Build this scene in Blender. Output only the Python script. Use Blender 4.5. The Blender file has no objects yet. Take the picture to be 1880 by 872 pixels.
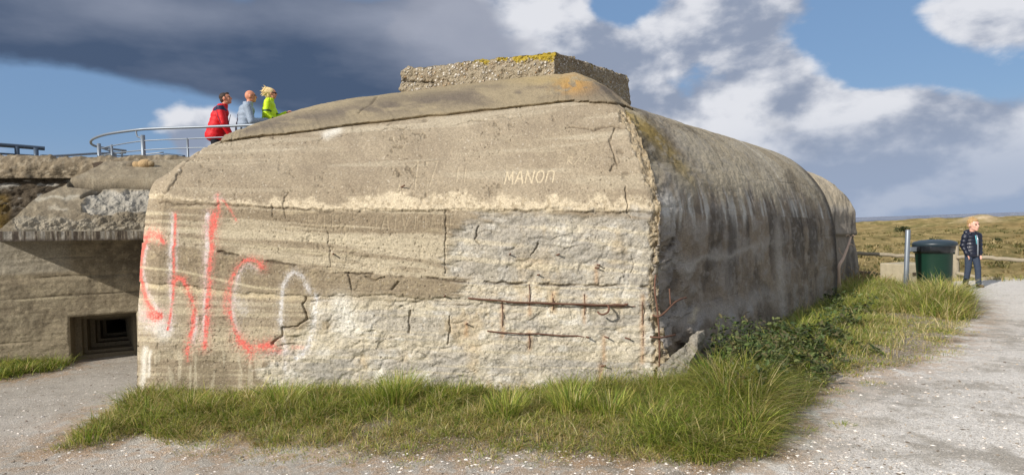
import bpy, bmesh, math, random
import numpy as np
from mathutils import Vector, Matrix
from mathutils.bvhtree import BVHTree
# (px, py, rx, ry, weight) in photo pixels, turned into compass directions of the sky
CUMULUS = [(1150,120,330,190,1.0),(1420,250,300,110,.75),(1480,130,90,70,.35),(1400,15,170,50,.45),(1800,45,150,60,.8),(1760,255,270,105,.95),(1620,215,110,55,.35),(395,248,85,52,1.4),(130,190,55,13,.5),
           (1690,110,110,60,-.75),(1590,60,95,80,-.85),(1150,20,80,30,-.5),(170,235,130,60,-.9),(1830,150,90,40,-.4),(950,20,60,60,.3)]
BRIGHT = [(395,235,70,40,.35),(930,30,50,50,.35),(1180,48,50,22,.4),(1530,130,55,70,.30),(1760,40,110,40,.1),(1260,250,140,40,.15),(1600,190,90,40,.2),(1330,60,200,60,-.18),(1400,200,120,35,-.22),(1120,180,160,50,-.1),(1700,330,260,50,-.25)]
DARK = [(420,60,400,95,1.1),(60,30,300,110,1.0),(700,130,230,110,.9),(520,150,140,70,.8),(860,50,110,60,.45),(120,235,240,80,-1.2),(1000,40,90,90,-.45),(330,235,110,45,-.7),(410,255,80,45,-1.0)]
DARKLIGHT = [(880,60,170,90,1.1),(330,20,330,42,.55),(620,30,120,40,.3),(60,60,90,40,.15)]

# ------------------------------------------------------------------ camera
F = 1200.0                      # focal length in photo pixels (photo is 1880 wide)
CAMZ = 1.45
CAM = np.array([0.0, 0.0, CAMZ])
TH, RO = 0.01366, math.radians(1.9)
FW = np.array([0, math.cos(TH), -math.sin(TH)])
U0 = np.array([0, math.sin(TH), math.cos(TH)])
X0 = np.array([1.0, 0, 0])
RT = math.cos(RO) * X0 - math.sin(RO) * U0
UP = math.cos(RO) * U0 + math.sin(RO) * X0
scene = bpy.context.scene
cam_data = bpy.data.cameras.new('camera')
cam_data.sensor_width = 36.0
cam_data.lens = 36.0 * F / 1880.0
cam_data.clip_start = 0.05
cam_data.clip_end = 60000
cam = bpy.data.objects.new('camera', cam_data)
scene.collection.objects.link(cam)
cam.matrix_world = Matrix(((RT[0], UP[0], -FW[0], 0), (RT[1], UP[1], -FW[1], 0), (RT[2], UP[2], -FW[2], CAMZ), (0, 0, 0, 1)))
scene.camera = cam
scene.view_settings.view_transform = 'Standard'
scene.view_settings.look = 'None'
scene.view_settings.gamma = 1.0
scene.view_settings.exposure = 0.13

# ------------------------------------------------------------------ sun
SUN_E = math.radians(29)
SUNH = np.array([-0.72, -0.685]); SUNH /= np.linalg.norm(SUNH)
SD = np.array([SUNH[0] * math.cos(SUN_E), SUNH[1] * math.cos(SUN_E), math.sin(SUN_E)])
sl = bpy.data.lights.new('sun', 'SUN')
sl.energy = 4.6
sl.angle = math.radians(0.5)
sl.color = (1.0, 0.94, 0.865)
so = bpy.data.objects.new('sun', sl)
so.rotation_euler = Vector(-SD).to_track_quat('-Z', 'Y').to_euler()
so.location = (-20, -20, 30)
scene.collection.objects.link(so)


# ------------------------------------------------------------------ node expression helper
class E:
    nt = None
    def __init__(s, sock): s.s = sock
    @staticmethod
    def m(op, a, b=None, c=None):
        n = E.nt.nodes.new('ShaderNodeMath'); n.operation = op
        for i, v in enumerate((a, b, c)):
            if v is None: continue
            if isinstance(v, E): E.nt.links.new(v.s, n.inputs[i])
            else: n.inputs[i].default_value = v
        return E(n.outputs[0])
    def __add__(s, o): return E.m('ADD', s, o)
    __radd__ = __add__
    def __sub__(s, o): return E.m('SUBTRACT', s, o)
    def __rsub__(s, o): return E.m('SUBTRACT', o, s)
    def __mul__(s, o): return E.m('MULTIPLY', s, o)
    __rmul__ = __mul__
    def __truediv__(s, o): return E.m('DIVIDE', s, o)
    def clamp(s): 
        r = E.m('ADD', s, 0.0); r.s.node.use_clamp = True; return r
def sstep(x, a, b):
    n = E.nt.nodes.new('ShaderNodeMapRange'); n.interpolation_type = 'SMOOTHSTEP'
    E.nt.links.new(x.s, n.inputs[0]); n.inputs[1].default_value = a; n.inputs[2].default_value = b
    return E(n.outputs[0])
def noise(vec, scale, detail=5, rough=0.55, dist=0.0, col=False):
    n = E.nt.nodes.new('ShaderNodeTexNoise')
    if vec is not None: E.nt.links.new(vec, n.inputs['Vector'])
    n.inputs['Scale'].default_value = scale; n.inputs['Detail'].default_value = detail
    n.inputs['Roughness'].default_value = rough; n.inputs['Distortion'].default_value = dist
    return E(n.outputs['Color' if col else 'Fac'])
def voro(vec, scale, feature='F1', out='Distance', rnd=1.0):
    n = E.nt.nodes.new('ShaderNodeTexVoronoi'); n.feature = feature
    if vec is not None: E.nt.links.new(vec, n.inputs['Vector'])
    n.inputs['Scale'].default_value = scale; n.inputs['Randomness'].default_value = rnd
    return E(n.outputs[out])
def mapping(vec, scale=(1, 1, 1), loc=(0, 0, 0), rot=(0, 0, 0)):
    n = E.nt.nodes.new('ShaderNodeMapping')
    E.nt.links.new(vec, n.inputs[0]); n.inputs['Scale'].default_value = scale
    n.inputs['Location'].default_value = loc; n.inputs['Rotation'].default_value = rot
    return n.outputs[0]
def mix(f, a, b, mode='MIX'):
    n = E.nt.nodes.new('ShaderNodeMix'); n.data_type = 'RGBA'; n.blend_type = mode
    for v, i in ((f, 0), (a, 6), (b, 7)):
        if isinstance(v, E): E.nt.links.new(v.s, n.inputs[i])
        elif isinstance(v, (int, float)): n.inputs[i].default_value = v
        else: n.inputs[i].default_value = (*v[:3], 1)
    return E(n.outputs[2])

def lin(r, g=None, b=None):
    v = (r, g, b) if g is not None else r
    return tuple((c / 255 / 12.92) if c / 255 <= 0.04045 else ((c / 255 + 0.055) / 1.055) ** 2.4 for c in v)
def horizon(px): return 419.6 - (px - 940) * 0.0332
def ae(px, py):
    u = (px - 940) / F; a = math.atan(u); e = math.atan((horizon(px) - py) / F * math.cos(a))
    return math.degrees(a), math.degrees(e)

# ------------------------------------------------------------------ world: daylight sky with clouds
world = bpy.data.worlds.new('World'); scene.world = world; world.use_nodes = True
nt = world.node_tree; nt.nodes.clear(); E.nt = nt
out = nt.nodes.new('ShaderNodeOutputWorld'); bg = nt.nodes.new('ShaderNodeBackground')
nt.links.new(bg.outputs[0], out.inputs[0]); bg.inputs['Strength'].default_value = 0.1
sky = nt.nodes.new('ShaderNodeTexSky'); sky.sky_type = 'NISHITA'; sky.sun_disc = False
sky.sun_elevation = SUN_E; sky.sun_rotation = math.atan2(SUNH[0], SUNH[1]) % (2 * math.pi)
sky.altitude = 20; sky.air_density = 1.0; sky.dust_density = 0.6; sky.ozone_density = 2.0
tc = nt.nodes.new('ShaderNodeTexCoord'); dirv = tc.outputs['Generated']
sep = nt.nodes.new('ShaderNodeSeparateXYZ'); nt.links.new(dirv, sep.inputs[0])
dx, dy, dz = (E(sep.outputs[i]) for i in range(3))
hyp = E.m('SQRT', dx * dx + dy * dy)
az = E.m('ARCTAN2', dx, dy) * 57.2958
el = E.m('ARCTAN2', dz, hyp) * 57.2958
mv = mapping(dirv, (1, 1, 1.9))
nA = noise(mv, 3.2, 8, 0.52, 0.2); nAs = noise(mapping(dirv, (1, 1, 1.9), (-0.05, 0, 0.07)), 3.2, 6, 0.5, 0.2)
mv2 = mapping(dirv, (1, 1, 1.7), (3.1, 1.7, 0.4))
nB = noise(mv2, 7.0, 7, 0.52, 0.1)
mv2s = mapping(dirv, (1, 1, 1.7), (3.1 - 0.03, 1.7, 0.4 + 0.045))
nBs = noise(mv2s, 7.0, 7, 0.52, 0.1)
nC = noise(mapping(dirv, (1, 1, 3.5), (7, 2, 5)), 5.0, 6, 0.55, 0.0)
def blob(px, py, rx, ry, w=1.0):
    a0, e0 = ae(px, py); c2 = math.cos(math.radians(a0)) ** 2
    ra = math.degrees(rx / F) * c2; re = math.degrees(ry / F) * math.sqrt(c2)
    u = (az - a0) * (1 / ra); v = (el - e0) * (1 / re)
    return E.m('EXPONENT', (u * u + v * v) * -1.0) * w
def total(bl):
    r = bl[0]
    for b in bl[1:]: r = r + b
    return r
# cumulus cover
cum = total([blob(*b) for b in CUMULUS])
outside = sstep(E.m('ABSOLUTE', az), 42, 60).clamp() * 0.7 + sstep(el, 19, 30).clamp() * 0.6  # unseen cloud beyond the view, thickened to make the ambient light more neutral
cum = cum + outside + (nA - 0.5) * 2.6 + (nB - 0.5) * 2.0
cov1 = sstep(cum, 0.28, 0.66).clamp()
lit = ((nB - nBs) * 4.0 + 0.50 + (nAs - nA) * -2.4 + (cum - 0.95) * -0.22 + total([blob(*b) for b in BRIGHT])).clamp()
lit = sstep(lit, 0.0, 1.0).clamp()
ccol = mix(lit, tuple(c * 10 for c in lin(140, 150, 170)), tuple(c * 10 for c in lin(220, 221, 226)))
# dark rain cloud
drk = total([blob(*b) for b in DARK]) + (nA - 0.5) * 1.6 + (nC - 0.5) * 0.9 + (nB - 0.5) * 1.1
cov2 = sstep(drk, 0.30, 0.85).clamp()
dl = (total([blob(*b) for b in DARKLIGHT]) + (nC - 0.5) * 0.8 + (nB - 0.5) * 0.5).clamp()
dcol = mix(dl, tuple(c * 10 for c in lin(68, 83, 108)), tuple(c * 10 for c in lin(150, 156, 172)))
skyc = mix(0.72, E(sky.outputs[0]), tuple(c * 10 for c in lin(114, 147, 188)))
hz = sstep(el, 9, 0.0).clamp()
skyc = mix(hz * 0.75, skyc, tuple(c * 10 for c in lin(150, 168, 196)))
c = mix(cov1 * 0.95, skyc, ccol)
c = mix(cov2 * 0.95, c, dcol)
# low grey blue band of rain towards the sea
band = sstep(el, 9.0, 2.0).clamp() * sstep(az, 14, 24).clamp() * 0.75
c = mix(band, c, tuple(v * 10 for v in lin(148, 163, 188)))
nt.links.new(c.s, bg.inputs['Color'])

# ------------------------------------------------------------------ helpers
rng = np.random.default_rng(11)
random.seed(5)
COL = scene.collection
def P(px, py, D): return CAM + D * (FW + (px - 940) / F * RT + (436 - py) / F * UP)
def ray(px, py): return FW + (px - 940) / F * RT + (436 - py) / F * UP
def G(px, py, z=0.0):
    d = ray(px, py); t = (z - CAMZ) / d[2]; return CAM + t * d
def proj(p):
    d = p - CAM; w = d @ FW
    return d @ RT / w * F + 940, 436 - d @ UP / w * F
def hsh(ix, iy, iz, seed):
    h = (ix.astype(np.int64) * 374761393 + iy.astype(np.int64) * 668265263 + iz.astype(np.int64) * 2147483647 + seed * 144665) & 0xffffffff
    h = (h ^ (h >> 13)) * 1274126177 & 0xffffffff
    h = (h ^ (h >> 16)) * 2246822519 & 0xffffffff
    return ((h ^ (h >> 15)) & 0xffffff) / float(0xffffff)
def vn2(x, y, seed=0):
    x, y = np.broadcast_arrays(np.asarray(x, float), np.asarray(y, float))
    ix = np.floor(x); iy = np.floor(y); fx = x - ix; fy = y - iy
    fx = fx * fx * (3 - 2 * fx); fy = fy * fy * (3 - 2 * fy)
    z = np.zeros_like(ix)
    a = hsh(ix, iy, z, seed); b = hsh(ix + 1, iy, z, seed); c = hsh(ix, iy + 1, z, seed); d = hsh(ix + 1, iy + 1, z, seed)
    return a + (b - a) * fx + (c - a) * fy + (a - b - c + d) * fx * fy
def fb2(x, y, seed=0, oc=5, g=0.5):
    r = 0; a = 1; t = 0
    for i in range(oc):
        r = r + a * vn2(x * 2 ** i + 17.3 * i, y * 2 ** i + 9.1 * i, seed + i); t += a; a *= g
    return r / t
def vn3(x, y, z, seed=0):
    ix, iy, iz = np.floor(x), np.floor(y), np.floor(z); fx, fy, fz = x - ix, y - iy, z - iz
    fx, fy, fz = (f * f * (3 - 2 * f) for f in (fx, fy, fz)); r = 0
    for a in (0, 1):
        for b in (0, 1):
            for c in (0, 1):
                r = r + hsh(ix + a, iy + b, iz + c, seed) * (fx if a else 1 - fx) * (fy if b else 1 - fy) * (fz if c else 1 - fz)
    return r
def fb3(p, s, seed=0, oc=4):
    r = 0; a = 1; t = 0
    for i in range(oc):
        r = r + a * vn3(p[..., 0] * s * 2 ** i + 5.1 * i, p[..., 1] * s * 2 ** i, p[..., 2] * s * 2 ** i + 3.7 * i, seed + i); t += a; a *= .5
    return r / t
def worley2(x, y, seed=0):
    ix, iy = np.floor(x), np.floor(y); f1 = np.full(x.shape, 9.0); f2 = np.full(x.shape, 9.0); idv = np.zeros(x.shape)
    for a in (-1, 0, 1):
        for b in (-1, 0, 1):
            z = np.zeros_like(ix)
            cx = ix + a + hsh(ix + a, iy + b, z, seed); cy = iy + b + hsh(ix + a, iy + b, z + 1, seed)
            d = np.hypot(cx - x, cy - y); i_ = hsh(ix + a, iy + b, z + 2, seed)
            closer = d < f1
            f2 = np.where(closer, f1, np.minimum(f2, d)); idv = np.where(closer, i_, idv); f1 = np.where(closer, d, f1)
    return f1, f2, idv
def ss(x, a, b):
    t = np.clip((x - a) / (b - a), 0, 1); return t * t * (3 - 2 * t)
def pdist(px, py, pts):
    d = np.full(np.shape(px), 1e9)
    for (x0, y0), (x1, y1) in zip(pts[:-1], pts[1:]):
        vx, vy = x1 - x0, y1 - y0; t = np.clip(((px - x0) * vx + (py - y0) * vy) / (vx * vx + vy * vy + 1e-9), 0, 1)
        d = np.minimum(d, np.hypot(px - x0 - t * vx, py - y0 - t * vy))
    return d
def inpoly(x, y, pts):
    r = np.zeros(np.shape(x), bool); n = len(pts)
    for i in range(n):
        x0, y0 = pts[i][:2]; x1, y1 = pts[(i + 1) % n][:2]
        if y0 == y1: continue
        r ^= ((y0 > y) != (y1 > y)) & (x < (x1 - x0) * (y - y0) / (y1 - y0) + x0)
    return r
def sdpoly(x, y, pts):
    d = pdist(x, y, list(pts) + [pts[0]]); return np.where(inpoly(x, y, pts), -d, d)

def mesh_np(name, V, faces, mat, parent=None, smooth=True, attrs=None, mats=None, fmat=None):
    """faces: int array (n,k) with k 3 or 4, or list of such arrays"""
    me = bpy.data.meshes.new(name); V = np.asarray(V, np.float32).reshape(-1, 3)
    fl = faces if isinstance(faces, list) else [faces]
    fl = [np.asarray(f, np.int32) for f in fl if len(f)]
    me.vertices.add(len(V)); me.vertices.foreach_set('co', V.ravel())
    nl = sum(f.size for f in fl); nf = sum(len(f) for f in fl)
    me.loops.add(nl); me.polygons.add(nf)
    me.loops.foreach_set('vertex_index', np.concatenate([f.ravel() for f in fl]))
    tot = np.concatenate([np.full(len(f), f.shape[1], np.int32) for f in fl])
    st = np.concatenate([[0], np.cumsum(tot)[:-1]]).astype(np.int32)
    me.polygons.foreach_set('loop_start', st); me.polygons.foreach_set('loop_total', tot)
    me.update(calc_edges=True); me.validate()
    me.polygons.foreach_set('use_smooth', np.full(len(me.polygons), smooth, bool))
    for k, a in (attrs or {}).items():
        a = np.asarray(a, np.float32)
        if a.ndim > 1 and a.shape[-1] == 3:
            at = me.attributes.new(k, 'FLOAT_COLOR', 'POINT'); at.data.foreach_set('color', np.concatenate([a.reshape(-1, 3), np.ones((len(V), 1), np.float32)], 1).ravel())
        else:
            at = me.attributes.new(k, 'FLOAT', 'POINT'); at.data.foreach_set('value', a.ravel())
    if mat: me.materials.append(mat)
    o = bpy.data.objects.new(name, me); COL.objects.link(o)
    if parent: o.parent = parent
    return o
def gridfaces(nr, nc, closed=False, off=0):
    r = np.arange(nr - 1)[:, None]; c = np.arange(nc if closed else nc - 1)[None, :]; c2 = (c + 1) % nc
    return np.stack([off + r * nc + c, off + r * nc + c2, off + (r + 1) * nc + c2, off + (r + 1) * nc + c], -1).reshape(-1, 4)
def grid(name, V, mat, parent=None, closed=False, attrs=None, smooth=True, flip=False):
    nr, nc = V.shape[:2]; f = gridfaces(nr, nc, closed)
    if flip: f = f[:, ::-1]
    return mesh_np(name, V, f, mat, parent, smooth, attrs)
def gnormals(V, closed=False):
    du = np.gradient(V, axis=1); dv = np.gradient(V, axis=0)
    if closed: du = (np.roll(V, -1, 1) - np.roll(V, 1, 1)) / 2
    n = np.cross(du, dv); return n / (np.linalg.norm(n, axis=-1, keepdims=True) + 1e-9)
def crom(pts, t):
    """Catmull-Rom through pts (K,3) at parameters t in 0..K-1, monotone-ish"""
    pts = np.asarray(pts, float); K = len(pts); t = np.clip(np.asarray(t, float), 0, K - 1 - 1e-9)
    i = np.floor(t).astype(int); f = (t - i)[:, None]
    p0 = pts[np.maximum(i - 1, 0)]; p1 = pts[i]; p2 = pts[np.minimum(i + 1, K - 1)]; p3 = pts[np.minimum(i + 2, K - 1)]
    return .5 * ((2 * p1) + (-p0 + p2) * f + (2 * p0 - 5 * p1 + 4 * p2 - p3) * f ** 2 + (-p0 + 3 * p1 - 3 * p2 + p3) * f ** 3)

def tag(o, label=None, cat=None, group=None, kind=None):
    if label: o['label'] = label
    if cat: o['category'] = cat
    if group: o['group'] = group
    if kind: o['kind'] = kind
    return o
def empty(name, loc, label=None, cat=None, group=None, rz=0.0):
    o = bpy.data.objects.new(name, None); COL.objects.link(o); o.location = tuple(loc); o.rotation_euler = (0, 0, rz)
    o.empty_display_size = .1
    return tag(o, label, cat, group)
def to_local(o, root):
    """mesh authored in world space, parent at a location only"""
    o.parent = root; o.data.transform(Matrix.Translation(-Vector(root.location))); return o

def tube_arr(pts, r, seg=8, cap=True):
    pts = np.asarray(pts, float); n = len(pts); rr = np.full(n, r) if np.isscalar(r) else np.asarray(r)
    T = np.gradient(pts, axis=0); T /= np.linalg.norm(T, axis=1, keepdims=True) + 1e-12
    up = np.array([0, 0, 1.0]) if abs(T[0][2]) < .9 else np.array([1.0, 0, 0])
    V = []; a = np.linspace(0, 2 * np.pi, seg, endpoint=False); N = np.cross(up, T[0])
    for i in range(n):
        N = N - T[i] * (N @ T[i]); N /= np.linalg.norm(N); B = np.cross(T[i], N)
        V.append(pts[i] + rr[i] * (np.cos(a)[:, None] * N + np.sin(a)[:, None] * B))
    V = np.concatenate(V); Fq = gridfaces(n, seg, True)
    V = np.concatenate([V, pts[:1], pts[-1:]]); k = len(V)
    j = np.arange(seg); j2 = (j + 1) % seg
    tri = np.concatenate([np.stack([np.full(seg, k - 2), j2, j], 1), np.stack([np.full(seg, k - 1), (n - 1) * seg + j, (n - 1) * seg + j2], 1)])
    return V, Fq, tri
def tube(name, pts, r, mat, parent=None, seg=8, smooth=True):
    V, q, t = tube_arr(pts, r, seg); return mesh_np(name, V, [q, t], mat, parent, smooth)
def tubes(name, L, mat, parent=None, seg=6):
    VV, Q, T = [], [], []; k = 0
    for pts, r in L:
        V, q, t = tube_arr(pts, r, seg); VV.append(V); Q.append(q + k); T.append(t + k); k += len(V)
    return mesh_np(name, np.concatenate(VV), [np.concatenate(Q), np.concatenate(T)], mat, parent)
def smoothline(pts, n):
    pts = np.asarray(pts, float); return crom(pts, np.linspace(0, len(pts) - 1, n))
def rbox(name, a, b, mat, parent=None, bev=.01, rz=0.0, at=(0, 0, 0)):
    """bevelled box from corner a to corner b, turned rz about its origin, moved to at"""
    bm = bmesh.new(); bmesh.ops.create_cube(bm, size=1)
    a = Vector(a); b = Vector(b); c = (a + b) / 2; d = b - a
    bmesh.ops.transform(bm, matrix=Matrix.Translation(at) @ Matrix.Rotation(rz, 4, 'Z') @ Matrix.Translation(c) @ Matrix.Diagonal((*d, 1)), verts=bm.verts)
    bmesh.ops.bevel(bm, geom=bm.edges[:], offset=bev, segments=2, affect='EDGES', profile=.5)
    me = bpy.data.meshes.new(name); bm.to_mesh(me); bm.free(); me.materials.append(mat)
    o = bpy.data.objects.new(name, me); COL.objects.link(o)
    if parent: o.parent = parent
    return o

# ------------------------------------------------------------------ materials
def newmat(name):
    m = bpy.data.materials.new(name); m.use_nodes = True; nt = m.node_tree; E.nt = nt
    b = nt.nodes['Principled BSDF']; b.inputs['Specular IOR Level'].default_value = .25
    return m, nt, b
def setin(nt, b, k, v):
    if isinstance(v, E): nt.links.new(v.s, b.inputs[k])
    elif isinstance(v, (int, float)): b.inputs[k].default_value = v
    else: b.inputs[k].default_value = (*v[:3], 1)
def bump(nt, b, h, dist, strength=1.0):
    n = nt.nodes.new('ShaderNodeBump'); n.inputs['Distance'].default_value = dist; n.inputs['Strength'].default_value = strength
    nt.links.new(h.s, n.inputs['Height']); nt.links.new(n.outputs[0], b.inputs['Normal'])
def objco(nt):
    n = nt.nodes.new('ShaderNodeTexCoord'); return n.outputs['Object']
def attr(nt, k, fac=False):
    n = nt.nodes.new('ShaderNodeAttribute'); n.attribute_name = k; return E(n.outputs['Fac' if fac else 'Color'])
def simple(name, col, rough=.6, metal=0.0, var=.15, scale=20, bumpd=0.0, spec=.3):
    m, nt, b = newmat(name); oc = objco(nt)
    n = noise(oc, scale, 4, .6)
    c = mix(n, tuple(v * (1 - var) for v in col), tuple(v * (1 + var) for v in col))
    setin(nt, b, 'Base Color', c); b.inputs['Roughness'].default_value = rough; b.inputs['Metallic'].default_value = metal
    b.inputs['Specular IOR Level'].default_value = spec
    if bumpd: bump(nt, b, noise(oc, scale * 2, 5, .6), bumpd)
    return m
def concrete(name, fine=1.0):
    m, nt, b = newmat(name); oc = objco(nt); base = attr(nt, 'Col'); rough_a = attr(nt, 'rgh', True)
    n1 = noise(oc, 9, 8, .65); n2 = noise(oc, 60, 6, .7); v1 = voro(oc, 75, 'F1', 'Distance'); vc = voro(oc, 75, 'F1', 'Color')
    sp = sstep(v1, .32, .12) * sstep(noise(oc, 14, 3, .5), .42, .6)       # exposed grit
    c = mix(sstep(n1, .25, .75) * .55, mix(.5, base, (.42, .42, .42), 'MULTIPLY'), base)
    c = mix(.35, base, c)
    g = (n2 - .5) * 1.5 + 1.0 + (noise(oc, 190, 3, .6) - .5) * .9
    gc = nt.nodes.new('ShaderNodeCombineColor')
    for i in range(3): nt.links.new(g.s, gc.inputs[i])
    c = mix(1.0, c, E(gc.outputs[0]), 'MULTIPLY')
    grit = mix(sstep(E(nt.nodes.new('ShaderNodeSeparateColor').outputs[0]), 0, 1) if False else vc, lin(120, 100, 80), lin(206, 196, 178))
    c = mix(sp * rough_a * .8, c, grit)
    setin(nt, b, 'Base Color', c); b.inputs['Roughness'].default_value = .93; b.inputs['Specular IOR Level'].default_value = .15
    h = n1 * .5 + n2 * .5 + noise(oc, 220, 3, .6) * .15 + sp * rough_a * .6
    h = h + noise(oc, 28, 6, .65) * rough_a * 1.2
    bump(nt, b, h, .009 * fine, .9)
    return m
M_CON = concrete('weathered_concrete')

def pebble_mat(name, dark=False):
    m, nt, b = newmat(name); oc = objco(nt); base = attr(nt, 'Col')
    v = voro(oc, 24, 'F1', 'Distance'); vc = voro(oc, 24, 'F1', 'Color'); v2 = voro(oc, 48, 'F1', 'Distance'); v2c = voro(oc, 48, 'F1', 'Color')
    sc = nt.nodes.new('ShaderNodeSeparateColor'); nt.links.new(vc.s, sc.inputs[0]); r = E(sc.outputs[0]); g = E(sc.outputs[1])
    sc2 = nt.nodes.new('ShaderNodeSeparateColor'); nt.links.new(v2c.s, sc2.inputs[0]); r2 = E(sc2.outputs[0])
    st = mix(r, lin(130, 116, 98), lin(238, 232, 220)); st = mix(sstep(g, .7, .9), st, lin(180, 150, 112))
    cst = sstep(v, .5, .3) * sstep(r, .35, .5)
    c = mix(cst * .85, base, st)
    c = mix(sstep(v2, .45, .25) * sstep(r2, .5, .65) * .75, c, lin(214, 202, 176))
    lich = attr(nt, 'lich', True)
    lm = sstep(noise(oc, 5.5, 6, .65) + lich * .5, .90, .98)
    c = mix(lm * .9, c, mix(noise(oc, 50, 4, .6), lin(120, 100, 20), lin(205, 180, 50)))
    setin(nt, b, 'Base Color', c); b.inputs['Roughness'].default_value = .9
    h = sstep(v, .55, .1) * sstep(r, .2, .6) * .8 + sstep(v2, .5, .1) * .35 + noise(oc, 30, 6, .7) * .6
    bump(nt, b, h, .03, 1.0)
    return m
M_PEB = pebble_mat('pebble_concrete')
M_RUST = simple('rusty_iron', lin(104, 76, 62), .9, .0, .4, 60, .002)
M_STEEL = simple('galvanised_steel', lin(132, 140, 148), .5, .6, .12, 30, spec=.5)
M_STEELD = simple('weathered_dark_rail', lin(78, 92, 108), .5, .4, .2, 30)

# ------------------------------------------------------------------ the main bunker
def hull_point(px, py, D): return P(px, py, D)
down = np.array([0, 0, -.18])
C1 = [G(247, 738) + down, P(254, 560, 6.10), P(273, 366, 6.30), P(312, 318, 6.95), P(402, 262, 7.6), P(520, 240, 8.6)]
C2 = [G(284, 735) + down, P(289, 560, 5.93), P(303, 366, 6.02), P(346, 300, 6.60), P(418, 258, 7.3), P(535, 232, 8.3)]
C3 = [G(1252, 716) + down, P(1213, 560, 5.74), P(1216, 388, 5.86), P(1190, 278, 6.30), P(1150, 201, 7.0), P(1112, 181, 7.35)]
C4 = [G(1535, 548) + down, P(1538, 480, 11.75), P(1530, 402, 11.9), P(1500, 336, 12.1), P(1440, 286, 12.2), np.array([3.9, 11.5, 2.86])]
C5 = [np.array(v, float) for v in [(1.7, 14.6, -.2), (1.72, 14.55, .8), (1.75, 14.5, 1.5), (1.8, 14.0, 2.2), (1.9, 13.2, 2.6), (2, 12, 2.85)]]
C0 = [np.array(v, float) for v in [(-2.9, 10.5, -.2), (-2.9, 10.45, .8), (-2.9, 10.4, 1.6), (-2.7, 10.2, 2.2), (-2.2, 9.9, 2.6), (-1.5, 9.6, 2.85)]]
ctr = np.array([.9, 9.8, 2.97])
cols = [C0, C1, C2, C3, C4, C5]; ncs = [24, 50, 900, 380, 24, 24]
tt = np.concatenate([np.linspace(0, 2, 300, endpoint=False), np.linspace(2, 3, 95, endpoint=False), np.linspace(3, 4, 85, endpoint=False), np.linspace(4, 5, 30)])
def prof(c):
    # straight wall up to row 2, curve above
    v = np.array(c); up = crom(v, tt); w = tt < 2
    a = tt[w] / 2; 
    lo = np.where(a[:, None] < .5, v[0] + (v[1] - v[0]) * a[:, None] * 2, v[1] + (v[2] - v[1]) * (a[:, None] - .5) * 2)
    k = ss(a, .5, .95)[:, None]; up[w] = lo * (1 - k) + up[w] * k
    return up
prs = [prof(c) for c in cols]
parts_ = []; uidx = []; ufr = []
for i, n in enumerate(ncs):
    A, B = prs[i], prs[(i + 1) % 6]; f = np.linspace(0, 1, n, endpoint=False)
    if i == 3: f = f ** 1.0
    parts_.append(A[:, None] * (1 - f[None, :, None]) + B[:, None] * f[None, :, None]); uidx.append(np.full(n, i)); ufr.append(f)
V0 = np.concatenate(parts_, 1); uidx = np.concatenate(uidx); ufr = np.concatenate(ufr)
NR, NC = V0.shape[:2]
# round the front right corner a little
PX, PY = proj(V0.reshape(-1, 3)); PX = PX.reshape(NR, NC); PY = PY.reshape(NR, NC)
N0 = gnormals(V0, True); ZZ = V0[..., 2]
ctrp = ctr - V0; sgn = np.sign(-(N0 * ctrp).sum(-1, keepdims=True)); N0 = N0 * sgn
isF = ((uidx == 1) | (uidx == 2))[None, :] & np.ones((NR, 1), bool)
isR = (uidx == 3)[None, :] & np.ones((NR, 1), bool)
x, y = PX, PY
w1 = (fb2(x / 60, y / 60, 5, 4) - .5); w2 = (fb2(x / 14, y / 14, 8, 4) - .5)
xe = x + w1 * 26 + w2 * 10; ye = y + w1 * 10 + w2 * 9
slope = np.interp(y, [180, 300, 370, 450, 500, 540, 600, 730], [-.09, -.03, .022, .07, .085, .04, .02, .01])
s = y - slope * (x - 300)
def C(*v): return np.array(lin(*v))
def blend(c, m, col): 
    m = np.clip(m, 0, 1)[..., None]; return c * (1 - m) + np.asarray(col) * m
def seg(y0, y1, x0=300, x1=1200): return y0 + (y1 - y0) * (x - x0) / (x1 - x0)
c = np.ones((NR, NC, 3)) * C(160, 146, 123)
big = fb2(x / 170, y / 90, 21, 5); stra = fb2(x / 230, s / 7, 31, 4); stra2 = fb2(x / 90, s / 3.2, 37, 3); med = fb2(x / 40, y / 30, 23, 5)
c = blend(c, ss(big, .42, .66) * .55, C(172, 158, 135)); c = blend(c, ss(big, .5, .3) * .45, C(142, 128, 108))
# upper curved part: darker weathered band near the brow
up_ = ss(y, 380, 330)
c = blend(c, up_ * ss(med, .45, .7) * .4, C(144, 130, 110))
c = blend(c, up_ * ss(stra, .56, .70) * .55, C(182, 170, 146))
c = blend(c, ss(y, 300, 250) * ss(fb2(x / 260, s / 12, 41, 4), .53, .64) * .6, C(188, 176, 152))
pit = ss(fb2(x / 9, y / 8, 63, 3), .62, .74) * ss(fb2(x / 60, y / 50, 64, 3), .45, .6)
c = blend(c, pit * .5, C(100, 88, 70))
disp = (med - .5) * .012 + (w2) * .006 + (stra2 - .5) * .004
disp -= pit * .006
rgh = .35 + .4 * ss(fb2(x / 50, y / 40, 71, 4), .45, .65)
low = ss(y, 372, 392)
# formwork board streaks
c = blend(c, low * ss(stra, .50, .62) * .6, C(188, 176, 150)); c = blend(c, low * ss(stra, .46, .34) * .55, C(138, 124, 103))
c = blend(c, low * ss(stra2, .58, .72) * .4, C(205, 192, 160))
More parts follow.
